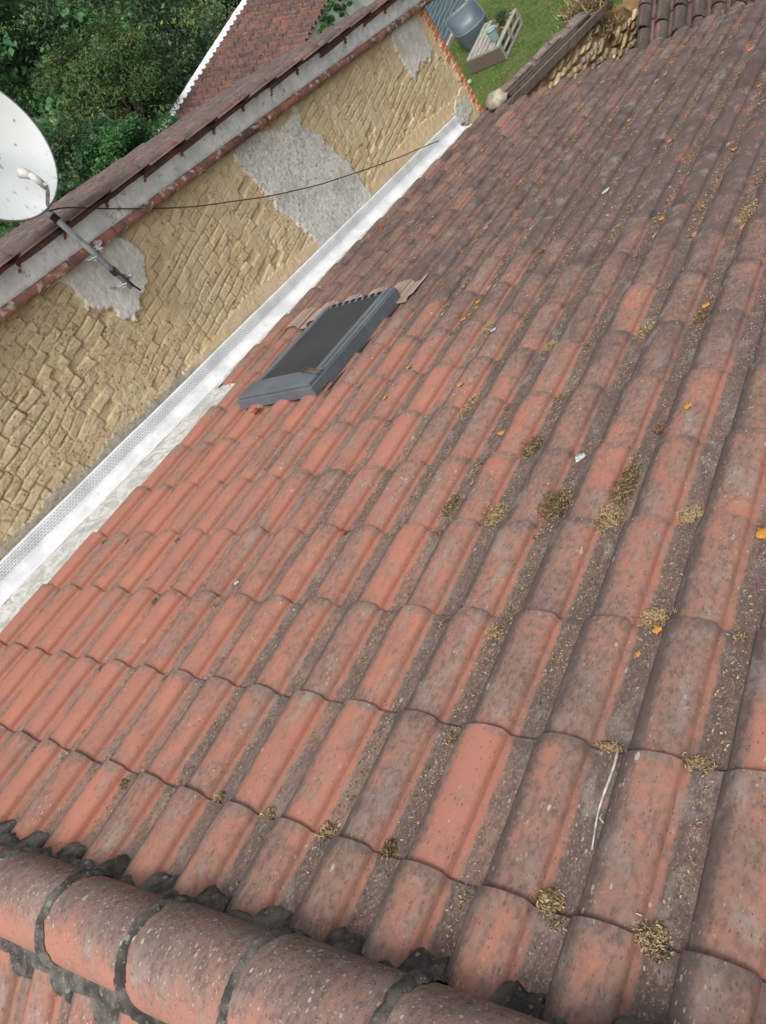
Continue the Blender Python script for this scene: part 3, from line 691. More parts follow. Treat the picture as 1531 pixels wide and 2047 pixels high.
for z in (.985, .56, 1.07):
    mb = MB(); vs = [(-.35 + (.0215 + .003 * math.sin(k * 2.3)) * math.cos(a), 1.5 + .0225 * math.sin(a), zz + .004 * math.sin(a * 2 + z * 9)) for k, zz in enumerate((z - .02, z - .006, z + .008, z + .022)) for a in np.linspace(0, 2 * math.pi, 15)[:-1]]
    mb.add(vs, [(i * 14 + k, i * 14 + (k + 1) % 14, (i + 1) * 14 + (k + 1) % 14, (i + 1) * 14 + k) for i in range(3) for k in range(14)]); mb.build('tape_wrap', M['black'], dish)
mb = MB(); tube(mb, [(-.325, 1.5, .57), (-.318, 1.497, .52), (-.315, 1.495, .47), (-.322, 1.50, .43), (-.325, 1.51, .385)], .0065, 8); mb.build('loose_cable_end', M['black'], dish)
mb = MB(); P = [(-.33, 1.5, 1.03), (-.34, 1.60, .965), (-.44, 1.85, .765), (-.49, 2.11, .545), (-.50, 2.40, .30), (-.50, 2.70, .075), (-.50, 2.97, -.125), (-.50, 3.23, -.30), (-.50, 3.50, -.475), (-.50, 3.79, -.645), (-.50, 4.1, -.825), (-.49, 4.45, -1.02), (-.485, 4.8, -1.205), (-.47, 5.11, -1.37)]
Q = []
for i in range(len(P) - 1):
    for t in np.linspace(0, 1, 8)[:-1]: 
        p0 = Vector(P[max(i - 1, 0)]); p1 = Vector(P[i]); p2 = Vector(P[i + 1]); p3 = Vector(P[min(i + 2, len(P) - 1)])
        Q.append(tuple(.5 * ((2 * p1) + (p2 - p0) * t + (2 * p0 - 5 * p1 + 4 * p2 - p3) * t * t + (3 * p1 - p0 - 3 * p2 + p3) * t ** 3)))
tube(mb, Q + [P[-1]], .0042, 8)
tag(mb.build('antenna_cable', M['cable'], None, loc=P[0]), 'thin black cable sagging from the dish mast across the adobe wall', 'cable')

# ------------------------------------------------------------------ debris on the roof
def on_roof(c, r, dn_=0.0):
    u, v = c * PU, r * PV; t = r - math.floor(r); return (u, v, prof_n(c) + .012 * (t - 1) + dn_)
def strands(mb, c0, r0, su, sv, h, n, ln=.016, w=.0016, flat=.5, seed=0, rndr=(0, 1)):
    g = random.Random(seed)
    for _ in range(n):
        a, b = g.gauss(0, .42), g.gauss(0, .42)
        if a * a + b * b > 1.0 + 1.6 * N3(a * 1.8 + seed, b * 1.8, seed * .37): continue
        u = c0 * PU + a * su; v = r0 * PV + b * sv
        base = prof_n(u / PU) + .012 * ((v / PV - math.floor(v / PV)) - 1)
        n_ = base + h * max(0, 1 - (a * a + b * b)) * g.random() + .001
        d = Vector((g.gauss(0, 1), g.gauss(0, 1), g.gauss(0, flat))).normalized() * ln * g.uniform(.4, 1.3); s = d.cross(Vector((g.gauss(0, 1), g.gauss(0, 1), g.gauss(0, 1)))).normalized() * w
        p = Vector((u, v, n_)); k = Vector((g.gauss(0, .3), g.gauss(0, .3), .3)) * ln * .4
        q = [p - d * .5 - s, p - d * .5 + s, p + k + s, p + k - s, p + d * .5 + s * .4, p + d * .5 - s * .4]
        q = [tuple(rw(*x)) for x in q]
        rr = (g.uniform(*rndr), g.random(), g.random())
        mb.add(q, [(0, 1, 2, 3), (3, 2, 4, 5)], rnd=rr)
clumps = [
 (12.14, .30, .050, .07, .032, 900, 'moss_dark', 'large round tuft of brown moss in a channel, wispy at its upper left'),
 (13.12, .52, .036, .10, .026, 950, 'moss_dark', 'long dark brown moss clump filling the channel, largest on the roof'),
 (13.08, .10, .034, .07, .018, 600, 'moss_dry', 'straw coloured moss at the ridge side of the long dark moss clump'),
 (14.18, -.90, .040, .035, .022, 520, 'moss_dry', 'dry moss heap beside a bright yellow lichen spot at a tile lip'),
 (14.18, .14, .036, .040, .016, 480, 'moss_dry', 'pale dry moss at a tile lip, right of the long dark clump'),
 (14.10, -2.96, .028, .030, .030, 380, 'moss_dry', 'upright tuft of golden dry moss two tiles above the ridge mortar end'),
 (15.08, -2.96, .028, .030, .026, 340, 'moss_dry', 'golden moss tuft at the lowest tile lip on the right'),
 (15.10, -1.97, .034, .022, .018, 300, 'moss_dry', 'small pale moss tuft at a tile lip on the right edge'),
 (14.16, -1.96, .040, .018, .014, 300, 'moss_dry', 'thin line of dry moss along a tile lip above the bleached twig'),
 (11.12, 1.18, .034, .075, .022, 620, 'moss_dark', 'elongated brown moss strip in the channel left of the plain centre tiles'),
 (11.10, .20, .036, .070, .014, 520, 'moss_dry', 'flat straw moss in the channel left of the large round tuft'),
 (12.14, -1.16, .028, .030, .020, 300, 'moss_dry', 'small ragged moss tuft at mid roof lip, with a dark left side'),
 (13.32, 5.33, .045, .10, .030, 420, 'moss_dry', 'tan moss clump far down the right side in a dark channel'),
 (10.12, .35, .030, .07, .016, 420, 'moss_dark', 'brown moss scraps in the channel at the middle of the roof'),
 (9.12, -2.96, .020, .018, .014, 160, 'moss_dry', 'tiny straw tuft on a lip left of the ridge joints'),
 (10.12, -2.97, .022, .020, .016, 190, 'moss_dry', 'small straw tuft on a lip in the bottom tile course'),
 (11.14, -2.96, .024, .024, .018, 220, 'moss_dry', 'curled straw tuft on a lip in the bottom course, near centre'),
 (12.10, -2.95, .020, .026, .022, 180, 'moss_dark', 'grey brown tuft hanging at a lip above the ridge mortar'),
 (9.10, 2.1, .03, .09, .018, 380, 'moss_dry', 'dry moss strip in the channel right of the skylight'),
 (12.2, 3.05, .035, .07, .022, 360, 'moss_dry', 'tan moss clump with yellow lichen in the dark zone, centre right'),
 (13.2, 3.15, .035, .06, .022, 340, 'moss_dark', 'brown moss clump in the dark zone beside a clean pink patch'),
 (10.2, 3.1, .03, .06, .018, 300, 'moss_dry', 'pale moss clump in the dark zone below an orange leaf'),
 (8.15, 3.9, .03, .08, .016, 260, 'moss_dry', 'golden moss patch in a channel halfway down the dark zone'),
]
for (c, r, su, sv, h, n, m_, lb) in clumps:
    mb = MB(); strands(mb, c, r, su * 1.15, sv * 1.15, h, int(n * 1.9), .011, .0012, .8, int(c * 100 + r * 7))
    p = rw(*on_roof(c, r)); tag(mb.build('moss_clump', M[m_], None, loc=p, smooth=False), lb, 'moss', 'moss clumps on the tiled roof')
# loose litter in the channels: countless scraps
mb = MB(); g = random.Random(11)
for _ in range(80000):
    c = g.randint(-1, 18); 
    v = g.uniform(-1.3, 5.8) if g.random() < .74 else g.uniform(-1.2, 2.4)
    u = (c + g.triangular(.03, .36, .2)) * PU
    den = FB(u * 2, v, 0, 1.6, 2) + .28 * smooth(.2, 2.2, u) - .20 + .30 * smooth(1.5, 4, v)
    if g.random() > .36 + den * 1.9: continue
    if .2 < u < .9 and .98 < v < 2.15: continue
    if c < 0 and v < 1.9: continue
    base = prof_n(u / PU) + .012 * ((v / PV - math.floor(v / PV)) - 1) + .002
    ln = g.uniform(.002, .008) * (1 if v < 2 else 1.5); a = g.uniform(0, 6.28); w = ln * g.uniform(.2, .6)
    dx, dy = math.cos(a) * ln / 2, math.sin(a) * ln / 2; ex, ey = -math.sin(a) * w / 2, math.cos(a) * w / 2; hh = g.uniform(.000, .005)
    q = [rw(u - dx - ex, v - dy - ey, base), rw(u + dx - ex, v + dy - ey, base + hh), rw(u + dx + ex, v + dy + ey, base + hh * .6), rw(u - dx + ex, v - dy + ey, base + hh * .8)]
    mb.add(q, [(0, 1, 2, 3)], rnd=(g.random(), g.random(), g.random()))
# small heaps against the lips
for k in range(230):
    c = g.randint(-1, 17); j = g.randint(-3, 15)
    if c < 0 and j < 6: continue
    if 1 <= c <= 3 and 2 <= j <= 6: continue
    if g.random() > .32 + .5 * smooth(1, 12, c) + .3 * smooth(2, 8, j): continue
    strands(mb, c + .17 + g.uniform(-.08, .1), j - g.uniform(.02, .12), .026, .022 + .05 * g.random() * (j > 1), .009, int(80 + 160 * g.random()), .009, .0011, .4, k + 500)
tag(mb.build('roof_litter', M['litter'], None, smooth=False), None, None, None, 'stuff')
col.objects['roof_litter']['label'] = 'dry scraps and grit lying in the channels of the tiled roof'; col.objects['roof_litter']['category'] = 'litter'

def leaf(name, c, r, size, mat, label, cat, group, seed, lob=5, pv_=.4):
    g = random.Random(seed); mb = MB(); u, v, n = on_roof(c, r, .005); pts = []; K = 20; a0 = g.uniform(0, 6.28)
    for k in range(K):
        a = 2 * math.pi * k / K; rr = size * (.80 + .12 * math.cos(lob * (a + a0)) + .22 * g.random()); x = math.cos(a) * rr; y = math.sin(a) * rr * 1.25
        pts.append(rw(u + x, v + y, n + .004 * g.random() + abs(x) * pv_ * .5))
    ctr = rw(u, v, n + .001); mb.add([ctr] + pts, [(0, k + 1, (k + 1) % K + 1) for k in range(K)])
    o = mb.build(name, mat, None, loc=ctr); tag(o, label, cat, group)
    s = o.modifiers.new('thickness', 'SOLIDIFY'); s.thickness = .0012
    return o
leaf('yellow_leaf', 15.16, -.10, .020, M['yellow'], 'bright orange yellow patch at the right edge of the roof', 'leaf', 'yellow leaves on the tiles', 1, 4)
leaf('yellow_leaf', 14.27, -1.03, .012, M['yellow'], 'yellow spot beside the dry moss heap at a tile lip', 'leaf', 'yellow leaves on the tiles', 2, 4)
leaf('yellow_leaf', 14.14, -1.24, .007, M['yellow'], 'tiny yellow fleck just ridge side of the dry moss heap', 'leaf', 'yellow leaves on the tiles', 3, 4)
g = random.Random(5)
for k in range(34):
    c = g.randint(5, 16) + g.choice((.1, .2, .3, -.3)); r = g.uniform(1.0, 14)
    leaf('yellow_leaf', c, r, g.uniform(.007, .016), M['yellow'], 'small yellow orange fleck on the dark lower part of the roof', 'leaf', 'small yellow leaves on the dark lower part of the roof', 40 + k, 4)
for k, (c, r, s) in enumerate([(12.15, .93, .020), (9.0, 7.6, .030), (9.3, 7.1, .02), (12.6, 9.0, .026), (8.6, 3.6, .014), (6.15, -.75, .010)]):
    leaf('white_lichen_patch', c, r, s, M['lichen_white'], ['white ring of lichen in the channel above the large round moss tuft', 'pale lichen disc on the dark tiles, upper centre', 'smaller pale lichen disc beside the upper centre one', 'pale lichen scrap far down the right side', 'pale lichen scrap right of the skylight', 'tiny white lichen scrap in a near left channel'][k], 'lichen', 'white lichen patches', 80 + k, 3, .1)
leaf('red_leaf', 1.95, 2.66, .026, M['redleaf'], 'red brown leaf against the near edge of the skylight', 'leaf', None, 90, 5, .9)
leaf('red_leaf', -.55, 9.35, .026, M['redleaf'], 'curled red leaf at the white membrane edge', 'leaf', None, 91, 5, 1.2)
leaf('brown_leaf', 8.12, -.02, .012, M['redleaf'], 'dark brown curled leaf at a lip left of centre', 'leaf', None, 92, 5, 1.2)
g = random.Random(15)
for k in range(26):                               # flakes broken off the tiles, lying in the far channels
    c = g.randint(1, 14) + g.choice((.1, .2, .3)); r = g.uniform(5, 15)
    if c < 4.6 and r < 7: continue
    u, v, n = on_roof(c, r, .004); mb = MB(); K = g.randint(4, 6); sz = g.uniform(.010, .026); a0 = g.uniform(0, 6)
    P = [(u + sz * g.uniform(.6, 1) * math.cos(a0 + 6.283 * q / K), v + 1.3 * sz * g.uniform(.6, 1) * math.sin(a0 + 6.283 * q / K)) for q in range(K)]
    mb.add([rw(x, y, n + .010 + .15 * (x - u)) for x, y in P] + [rw(x, y, n + .15 * (x - u)) for x, y in P], [tuple(range(K))] + [(q, q + K, (q + 1) % K + K, (q + 1) % K) for q in range(K)])
    tag(mb.build('tile_flake', M['flake'], None, loc=rw(u, v, n), smooth=False), 'small salmon pink flake of broken tile on the dark lower part of the roof', 'tile flake', 'broken tile flakes on the dark lower part of the roof')
# bleached twig, burrs
mb = MB(); a = on_roof(14.29, -1.98, .012); b = on_roof(14.33, -2.62, .010)
pts = [rw(a[0] + (b[0] - a[0]) * t + .004 * math.sin(t * 7), a[1] + (b[1] - a[1]) * t, .012 + .006 * math.sin(t * 5)) for t in np.linspace(0, 1, 14)]; tube(mb, pts, list(np.linspace(.0035, .0016, 14)), 7)
m_ = Vector(pts[9]); tube(mb, [tuple(m_), tuple(m_ + Vector((.018, -.012, .004)))], .0012, 6)
tag(mb.build('twig', M['twig'], None, loc=pts[0]), 'long bleached twig lying in a channel at lower right', 'twig')
for k in range(5):
    g = random.Random(30 + k); c, r = [(4.0 + .3, 3.28), (3.95, 3.42), (6.2, 4.6), (11.3, 5.4), (7.2, 6.9)][k]; mb = MB()
    if k < 2:
        p0 = rw(.68 + .01 * k, 1.20 + .03 * k, .106); p1 = rw(.86, 1.135 + .03 * k, .106); tube(mb, [p0, tuple((Vector(p0) + Vector(p1)) / 2 + Vector((0, 0, .004))), p1], .0045, 7); mt = 'burr'
        lb = ['brown stick lying across the near right corner of the skylight', 'second brown stick beside the first on the skylight corner'][k]
    else:
        u, v, n = on_roof(c, r, .008); L = g.uniform(.04, .07); tube(mb, [rw(u, v, n), rw(u + .01, v + L / 2, n + .004), rw(u + .004, v + L, n)], .002, 6); mt = 'twig'; p0 = rw(u, v, n)
        lb = ['', '', 'short grey twig right of the skylight', 'short grey twig in the dark zone', 'short grey twig beyond the skylight'][k]
    tag(mb.build('twig', M[mt], None, loc=p0), lb, 'twig', 'short twigs on the roof')
def burr(c, r, s, label, k):
    u, v, n = on_roof(c, r, s * .45); mb = MB(); g = random.Random(k); vs = []; nl, nn_ = 10, 16
    for i in range(nl + 1):
        for q in range(nn_):
            ph = math.pi * i / nl; a = 2 * math.pi * q / nn_; rr = s * (1 + .18 * math.sin(a * 8 + i) * math.sin(ph)); vs.append(rw(u + rr * math.sin(ph) * math.cos(a), v + rr * math.sin(ph) * math.sin(a), n + rr * .7 * math.cos(ph)))
    mb.add(vs, [(i * nn_ + q, (i + 1) * nn_ + q, (i + 1) * nn_ + (q + 1) % nn_, i * nn_ + (q + 1) % nn_) for i in range(nl) for q in range(nn_)])
    for _ in range(60):
        d = Vector((g.gauss(0, 1), g.gauss(0, 1), abs(g.gauss(0, 1)))).normalized(); p = Vector((u, v, n)) + d * s * .9; q_ = p + d * s * .35; e = d.orthogonal() * s * .10
        mb.add([rw(*(p + e)), rw(*(p - e)), rw(*q_)], [(0, 1, 2)])
    tag(mb.build('seed_cone', M['burr'], None, loc=rw(u, v, n)), label, 'seed cone', 'seed cones on the roof')
burr(13.28, 1.25, .016, 'round brown seed cone in the channel, nearest of them', 1)
burr(8.2, 5.9, .016, 'round brown seed cone in the dark zone, centre', 2)
burr(5.2, 9.2, .018, 'round brown seed cone far down the left part of the roof', 3)
burr(10.1, 1.9, .010, 'small dark seed cone in the middle channel', 4)

# ------------------------------------------------------------------ ground, garden
def plane(name, x0, x1, y0, y1, z, mat, nx=2, ny=2, kind='structure', amp=0.0):
    mb = MB(); X = np.linspace(x0, x1, nx); Y = np.linspace(y0, y1, ny)
    mb.add([(x, y, z + (amp * FB(x, y, 0, .4) if amp else 0)) for x in X for y in Y], grid_faces(nx, ny, False))
    return tag(mb.build(name, mat, None), kind=kind)
plane('lawn', -420, 420, -60, 520, GZ, M['lawn'], 3, 3)
mb = MB(); g = random.Random(3); P = []
for k in range(26):
    a = 2 * math.pi * k / 26; P.append((-21.8 + math.cos(a) * (2.6 + .5 * g.random()) + math.sin(a) * 1.2, 24.6 + math.sin(a) * (4.6 + .8 * g.random()), GZ + .006))
mb.add(P, [tuple(range(26))]); tag(mb.build('path', M['path'], None), kind='structure')
# grass blades near the pallet (one mass)
mb = MB(); g = np.random.default_rng(4); n = 42000
x = g.uniform(-8.4, -.6, n); y = g.uniform(9.5, 19.5, n)
h = g.uniform(.02, .075, n) * (1 + (g.random(n) > .97) * 1.0); a = g.uniform(0, 6.28, n); w = g.uniform(.003, .007, n); lx = g.normal(0, .025, n); ly = g.normal(0, .025, n)
V = np.zeros((n, 3, 3)); V[:, 0] = np.stack([x - np.cos(a) * w, y - np.sin(a) * w, np.full(n, GZ)], -1); V[:, 1] = np.stack([x + np.cos(a) * w, y + np.sin(a) * w, np.full(n, GZ)], -1); V[:, 2] = np.stack([x + lx, y + ly, GZ + h], -1)
mb.add(V.reshape(-1, 3), [(3 * i, 3 * i + 1, 3 * i + 2) for i in range(n)], rnd=np.repeat(g.random((n, 3)), 3, 0))
M['grass'] = leaf_mat('grass_blades', lin(74, 102, 50), lin(106, 132, 72), lin(176, 168, 84), .3)
tag(mb.build('grass', M['grass'], None, smooth=False), 'short green lawn grass with small yellow flowers behind the houses', 'grass', None, 'stuff')

# pallet
pal = empty('wooden_pallet', (-4.43, 14.33, GZ), 'grey weathered wooden pallet box used as a low garden table', 'pallet')
PR = Matrix.Rotation(R(-3.5), 3, 'Z'); pc = Vector((-4.43, 14.33, 0))
def pb(mb, x, y, z, dx, dy, dz, r=None):
    c = PR @ Vector((x, y, 0)) + pc; box(mb, (c.x, c.y, GZ + z), (dx, dy, dz), PR, r)
for i, x in enumerate((-.345, -.225, -.105)):
    mb = MB(); pb(mb, x, random.uniform(-.01, .01), .305, .100, 1.2, .022, (random.random(), 0, 0)); mb.build('top_plank', M['wood'], pal, False, bevel=.003)
for x in (.015, .345):
    mb = MB(); pb(mb, x, 0, .305, .10, 1.2, .022, (random.random(), 0, 0)); mb.build('top_plank', M['wood'], pal, False, bevel=.003)
mb = MB(); pb(mb, .17, -.42, .305, .16, .34, .02, (.4, 0, 0)); mb.build('top_plank', M['wood'], pal, False, bevel=.003)
for y in (-.54, 0, .54):
    mb = MB(); pb(mb, 0, y, .282, .8, .12, .022, (random.random(), 0, 0)); mb.build('cross_board', M['wood'], pal, False, bevel=.003)
for x in (-.35, 0, .35):
    for y in (-.54, 0, .54):
        mb = MB(); pb(mb, x, y, .22, .09, .12, .10, (.8, 0, 0)); pb(mb, x, y, .08, .09, .12, .10, (.8, 0, 0)); mb.build('spacer_block', M['wood'], pal, False, bevel=.003)
for x in (-.355, 0, .355):
    for z in (.155, .02):
        mb = MB(); pb(mb, x, 0, z, .09, 1.2, .03, (random.random(), 0, 0)); mb.build('runner_board', M['wood'], pal, False, bevel=.003)
mb = MB(); pb(mb, 0, -.607, .15, .8, .012, .26, (.9, 0, 0)); mb.build('end_board', M['beam'], pal, False)
# pot on the pallet
bc = PR @ Vector((.24, -.33, 0)) + pc; pot = empty('plastic_pot', (bc.x, bc.y, GZ + .318), 'pale blue green ribbed plastic pot standing on the pallet', 'pot')
def lathe(mb, c, prof, seg=32):
    vs = [(c[0] + r * math.cos(2 * math.pi * k / seg), c[1] + r * math.sin(2 * math.pi * k / seg), c[2] + z) for r, z in prof for k in range(seg)]
    mb.add(vs, [(i * seg + k, i * seg + (k + 1) % seg, (i + 1) * seg + (k + 1) % seg, (i + 1) * seg + k) for i in range(len(prof) - 1) for k in range(seg)])
pr = [(.0, 0), (.068, 0)] + [(.070 + .036 * t + (.0025 if k % 2 else 0), .24 * t) for k, t in enumerate(np.linspace(.03, .9, 13))] + [(.108, .225), (.114, .23), (.114, .25), (.107, .25), (.102, .21), (.07, .02), (0, .018)]
mb = MB(); lathe(mb, (bc.x, bc.y, GZ + .318), pr); mb.build('body', M['pot'], pot)
mb = MB(); lathe(mb, (bc.x, bc.y, GZ + .318), [(.0, .10), (.05, .105), (.085, .10)]); mb.build('soil', M['earth'], pot)
# weeds on the pallet
def tuft(name, c, n, rad, h, mat, label, cat, seed, ln=.12, w=.006, group=None):
    g = np.random.default_rng(seed); mb = MB()
    b = np.column_stack([g.normal(0, rad * .4, n), g.normal(0, rad * .4, n), g.random(n) * h * .6]) + np.array(c)
    d = g.normal(size=(n, 3)); d[:, 2] = np.abs(d[:, 2]) * 1.2; d /= np.linalg.norm(d, axis=1)[:, None]; L = g.uniform(.4, 1.2, n)[:, None] * ln
    s = np.cross(d, g.normal(size=(n, 3))); s /= np.linalg.norm(s, axis=1)[:, None]; s *= w
    V = np.stack([b - s, b + s, b + d * L * .6 + s, b + d * L * .6 - s, b + d * L], 1).reshape(-1, 3)
    mb.add(V, [q for i in range(n) for q in ((5 * i, 5 * i + 1, 5 * i + 2, 5 * i + 3), (5 * i + 3, 5 * i + 2, 5 * i + 4))], rnd=np.repeat(g.random((n, 3)), 5, 0))
    return tag(mb.build(name, mat, None, loc=tuple(c), smooth=False), label, cat, group)
q = PR @ Vector((.10, .42, 0)) + pc; tuft('weed_tuft', (q.x, q.y, GZ + .31), 260, .22, .15, M['yelleaf'], 'yellowing weeds sprouting at the far end of the pallet', 'weed', 3, .14, .006)
q = PR @ Vector((.17, .02, 0)) + pc; tuft('dry_weed', (q.x, q.y, GZ + .25), 260, .12, .16, M['moss_dark'], 'dry brown weeds growing through the middle of the pallet', 'weed', 4, .07, .006)
# moulded tub chair
ch = empty('tub_chair', (-5.17, 14.98, GZ), 'dark grey moulded tub chair standing beside the pallet', 'chair')
CR = Matrix.Rotation(R(38), 3, 'Z'); cc = Vector((-5.20, 15.12, GZ))
def sup(a, p=3.4): c, s = math.cos(a), math.sin(a); r = (abs(c) ** p + abs(s) ** p) ** (-1 / p); return c * r, s * r
def chp(x, y, z): v = CR @ Vector((x, y, 0)); return (cc.x + v.x, cc.y + v.y, cc.z + z)
def shell(hf, scl, K=56, L=12):                       # front of the chair is local -Y
    vs = []
    for j in range(L + 1):
        t = j / L
        for k in range(K):
            a = 2 * math.pi * k / K; cx, cy = sup(a); z = hf(cx, cy) * t; s = scl(t); vs.append(chp(cx * s, cy * s, z))
    return vs
rim = lambda x, y: .40 + .24 * smooth(-.75, .9, y) + .03 * abs(x)
K, L = 56, 12
vo = shell(rim, lambda t: .30 + .085 * t ** .8, K, L); vi = shell(rim, lambda t: .215 + .105 * t ** .8, K, L)
vin = []
for j in range(L + 1):
    t = j / L
    for k in range(K):
        a = 2 * math.pi * k / K; cx, cy = sup(a); top_ = rim(cx, cy); z = .27 + (top_ - .27) * t ** 1.6; s = .02 + (.365 - .02) * min(1, (t ** .42)); vin.append(chp(cx * s, cy * s, z))
mb = MB(); ff = [(j * K + k, j * K + (k + 1) % K, (j + 1) * K + (k + 1) % K, (j + 1) * K + k) for j in range(L) for k in range(K)]
mb.add(vo + vin, ff + [tuple(i + len(vo) for i in q_[::-1]) for q_ in ff] + [(L * K + k, L * K + (k + 1) % K, len(vo) + L * K + (k + 1) % K, len(vo) + L * K + k) for k in range(K)])
mb.build('shell', M['chair'], ch)
for sx in (-1, 1):
    for sy in (-1, 1):
        mb = MB(); box(mb, chp(sx * .18, sy * .18, .02), (.06, .06, .05), CR); mb.build('foot', M['black'], ch, False)
# ball, cover
mb = MB(); lathe(mb, (-4.82, 13.41, GZ + .05), [(.05 * math.sin(a), -.05 * math.cos(a)) for a in np.linspace(0.001, math.pi - .001, 14)], 20)
tag(mb.build('garden_ball', M['ball'], None, loc=(-4.82, 13.41, GZ)), 'small pale green ball lying on the lawn near the brick corner', 'ball')
cv = empty('ground_cover', (-8.2, 16.2, GZ), 'dark teal sheet with thin wavy pale lines spread beside the chair', 'tarpaulin')
mb = MB(); X = np.linspace(-10.4, -6.08, 40); Y = np.linspace(12.0, 22, 60)
mb.add([(x_, y_, GZ + .10 + .012 * FB(x_, y_, 0, 1.5) + .006 * math.sin(x_ * 39)) for x_ in X for y_ in Y], grid_faces(40, 60, False)); mb.build('sheet', M['tarp'], cv)
mb = MB(); box(mb, (-6.03, 17, GZ + .055), (.07, 10, .11)); box(mb, (-8.2, 12.0, GZ + .05), (4.4, .07, .10)); mb.build('edging', M['stone'], cv, False, bevel=.008)

# ------------------------------------------------------------------ ruined garden wall with cap tiles and beam
GW = empty('ruined_wall', (-.62, 8.6, GZ), 'ruined rubble garden wall capped with lichened barrel tiles, running from the eave', 'wall')
def gtop(y): return -1.90 - (y - 6.3) * .302 - (.10 if y > 9.4 else 0)
mb = MB(); Y = np.arange(6.25, 12.6, .06); vs = []
for y_ in Y:
    t_ = gtop(y_) - .04 + .03 * FB(y_, 0, 0, 4) - .35 * smooth(9.3, 9.7, y_) * (.6 + FB(y_, 1, 0, 2))
    vs += [(-.80, y_, GZ), (-.80, y_, t_), (-.66, y_, t_ + .02), (-.42, y_, t_ - .01), (-.38, y_, t_ - .06), (-.38, y_, GZ)]
mb.add(vs, grid_faces(len(Y), 6, True) + [(0, 1, 2, 3, 4, 5)]); mb.build('earth_core', M['earth'], GW)
mb = MB(); g = random.Random(9)
yy = 6.3
for cz in range(0, 34):
    zc0 = .0; y_ = 6.28
    brick = g.random() < .62
    while y_ < 12.5:
        L_ = g.uniform(.16, .34) if brick else g.uniform(.05, .15); hgt = g.uniform(.026, .040) if brick else g.uniform(.045, .085)
        zt_ = gtop(y_) - .10 - cz * .083 - (.28 if y_ > 9.5 else 0)
        yc_, zc_ = y_ + L_ / 2, zt_ + g.uniform(-.012, .012)
        if zc_ > GZ + .05 and g.random() > .07 and not (9.2 < yc_ < 9.55 and -3.35 < zc_ < -2.9):
            k = 8; vs = []; tone = g.random() * .55 if not brick else g.choice((.66, .9, .9, .3, .1))
            for s_, o_ in ((1.0, -.02), (1.0, .015), (.72, .042 + g.uniform(-.012, .018))):
                for q in range(k):
                    a = 2 * math.pi * q / k + .4; cx, cz_ = sup(a, 5 if brick else 2.3); jt = 1 + .12 * (cellr(q, cz * 3.1 + y_) - .5)
                    vs.append((-.375 + o_, yc_ + cx * L_ * .47 * s_ * jt, zc_ + cz_ * hgt * .5 * (s_ if not brick else .5 + s_ / 2) * jt + (yc_ - y_) * -.0))
            mb.add(vs, [(r_ * k + q, r_ * k + (q + 1) % k, (r_ + 1) * k + (q + 1) % k, (r_ + 1) * k + q) for r_ in range(2) for q in range(k)] + [tuple(2 * k + q for q in range(k))], rnd=(tone, g.random(), 0))
        y_ += L_ + g.uniform(.008, .03)
o = mb.build('rubble_face', M['rubble'], GW, smooth=False)
M['cap'] = simple('lichened_cap_tile', lin(132, 108, 102), lin(104, 92, 90), 7, .93, .004, 60, c3=lin(176, 172, 166), sc3=26)
yc_ = 6.42
for k in range(6):
    L_ = .56; m_ = MB(); vs = []; nA, nL = 14, 5; y1 = yc_ + L_
    for i in range(nL):
        t = i / (nL - 1); y_ = yc_ + L_ * 1.06 * t; r = .115 + .014 * t
        for q in range(nA):
            a = math.pi * (-.05 + 1.1 * q / (nA - 1)); vs.append((-.56 + .008 * math.sin(k * 2.1) + r * math.cos(a), y_ + .01 * math.sin(a), gtop(y_) - .03 + .045 * FB(k, i * .7, q * .35, 2) + r * .82 * math.sin(a) + .012 * t))
    m_.add(vs, grid_faces(nL, nA, False)); ob = m_.build('cap_tile', M['cap'], GW); sm = ob.modifiers.new('thickness', 'SOLIDIFY'); sm.thickness = .014; yc_ += L_
mb = MB(); BM = Matrix.Rotation(-math.atan(.302), 3, 'X')
def slop(mb, x, y0, y1, dz, wx, hz, r=(.3, 0, 0)):
    ym_ = (y0 + y1) / 2; box(mb, (x, ym_, gtop(min(ym_, 9.3)) - (max(0, ym_ - 9.3)) * .302 + dz), (wx, (y1 - y0) / math.cos(math.atan(.302)), hz), BM, r)
slop(mb, -.325, 6.1, 9.75, -.035, .06, .09); mb.build('rafter', M['beam'], GW, False, bevel=.006)
mb = MB(); slop(mb, -.405, 6.3, 9.3, .045, .05, .018, (.8, 0, 0)); slop(mb, -.375, 6.5, 8.6, .022, .035, .015, (.1, 0, 0)); slop(mb, -.43, 6.4, 7.3, .07, .03, .02, (.9, 0, 0)); slop(mb, -.42, 7.5, 8.2, .075, .045, .015, (.5, 0, 0)); mb.build('batten', M['beam'], GW, False)
mb = MB(); g = random.Random(77); vs = []
for i in range(9):
    for q in range(12):
        ph = math.pi * i / 8; a = 2 * math.pi * q / 12; r = 1 + .45 * round(3 * FB(math.cos(a) * 2, math.sin(a) * 2, i * .5, 1)) / 3; vs.append((-.46 + .12 * r * math.sin(ph) * math.cos(a), 6.36 + .11 * r * math.sin(ph) * math.sin(a), -1.86 + .085 * r * math.cos(ph)))
mb.add(vs, [(i * 12 + q, (i + 1) * 12 + q, (i + 1) * 12 + (q + 1) % 12, i * 12 + (q + 1) % 12) for i in range(8) for q in range(12)])
tag(mb.build('corner_stone', M['stone'], None, loc=(-.4, 6.34, -1.9)), 'grey stone wedged between the brick corner and the eave tiles', 'stone')
tuft('dry_vine', (-.55, 9.75, -3.0), 1700, .42, .30, M['moss_dark'], 'tangle of dry brown vine on the broken end of the ruined wall', 'vine', 8, .16, .005)
tuft('dry_vine', (-.36, 9.38, -3.16), 700, .17, .2, M['moss_dark'], 'brown dead vine hanging in a hole of the rubble face', 'vine', 9, .10, .004)

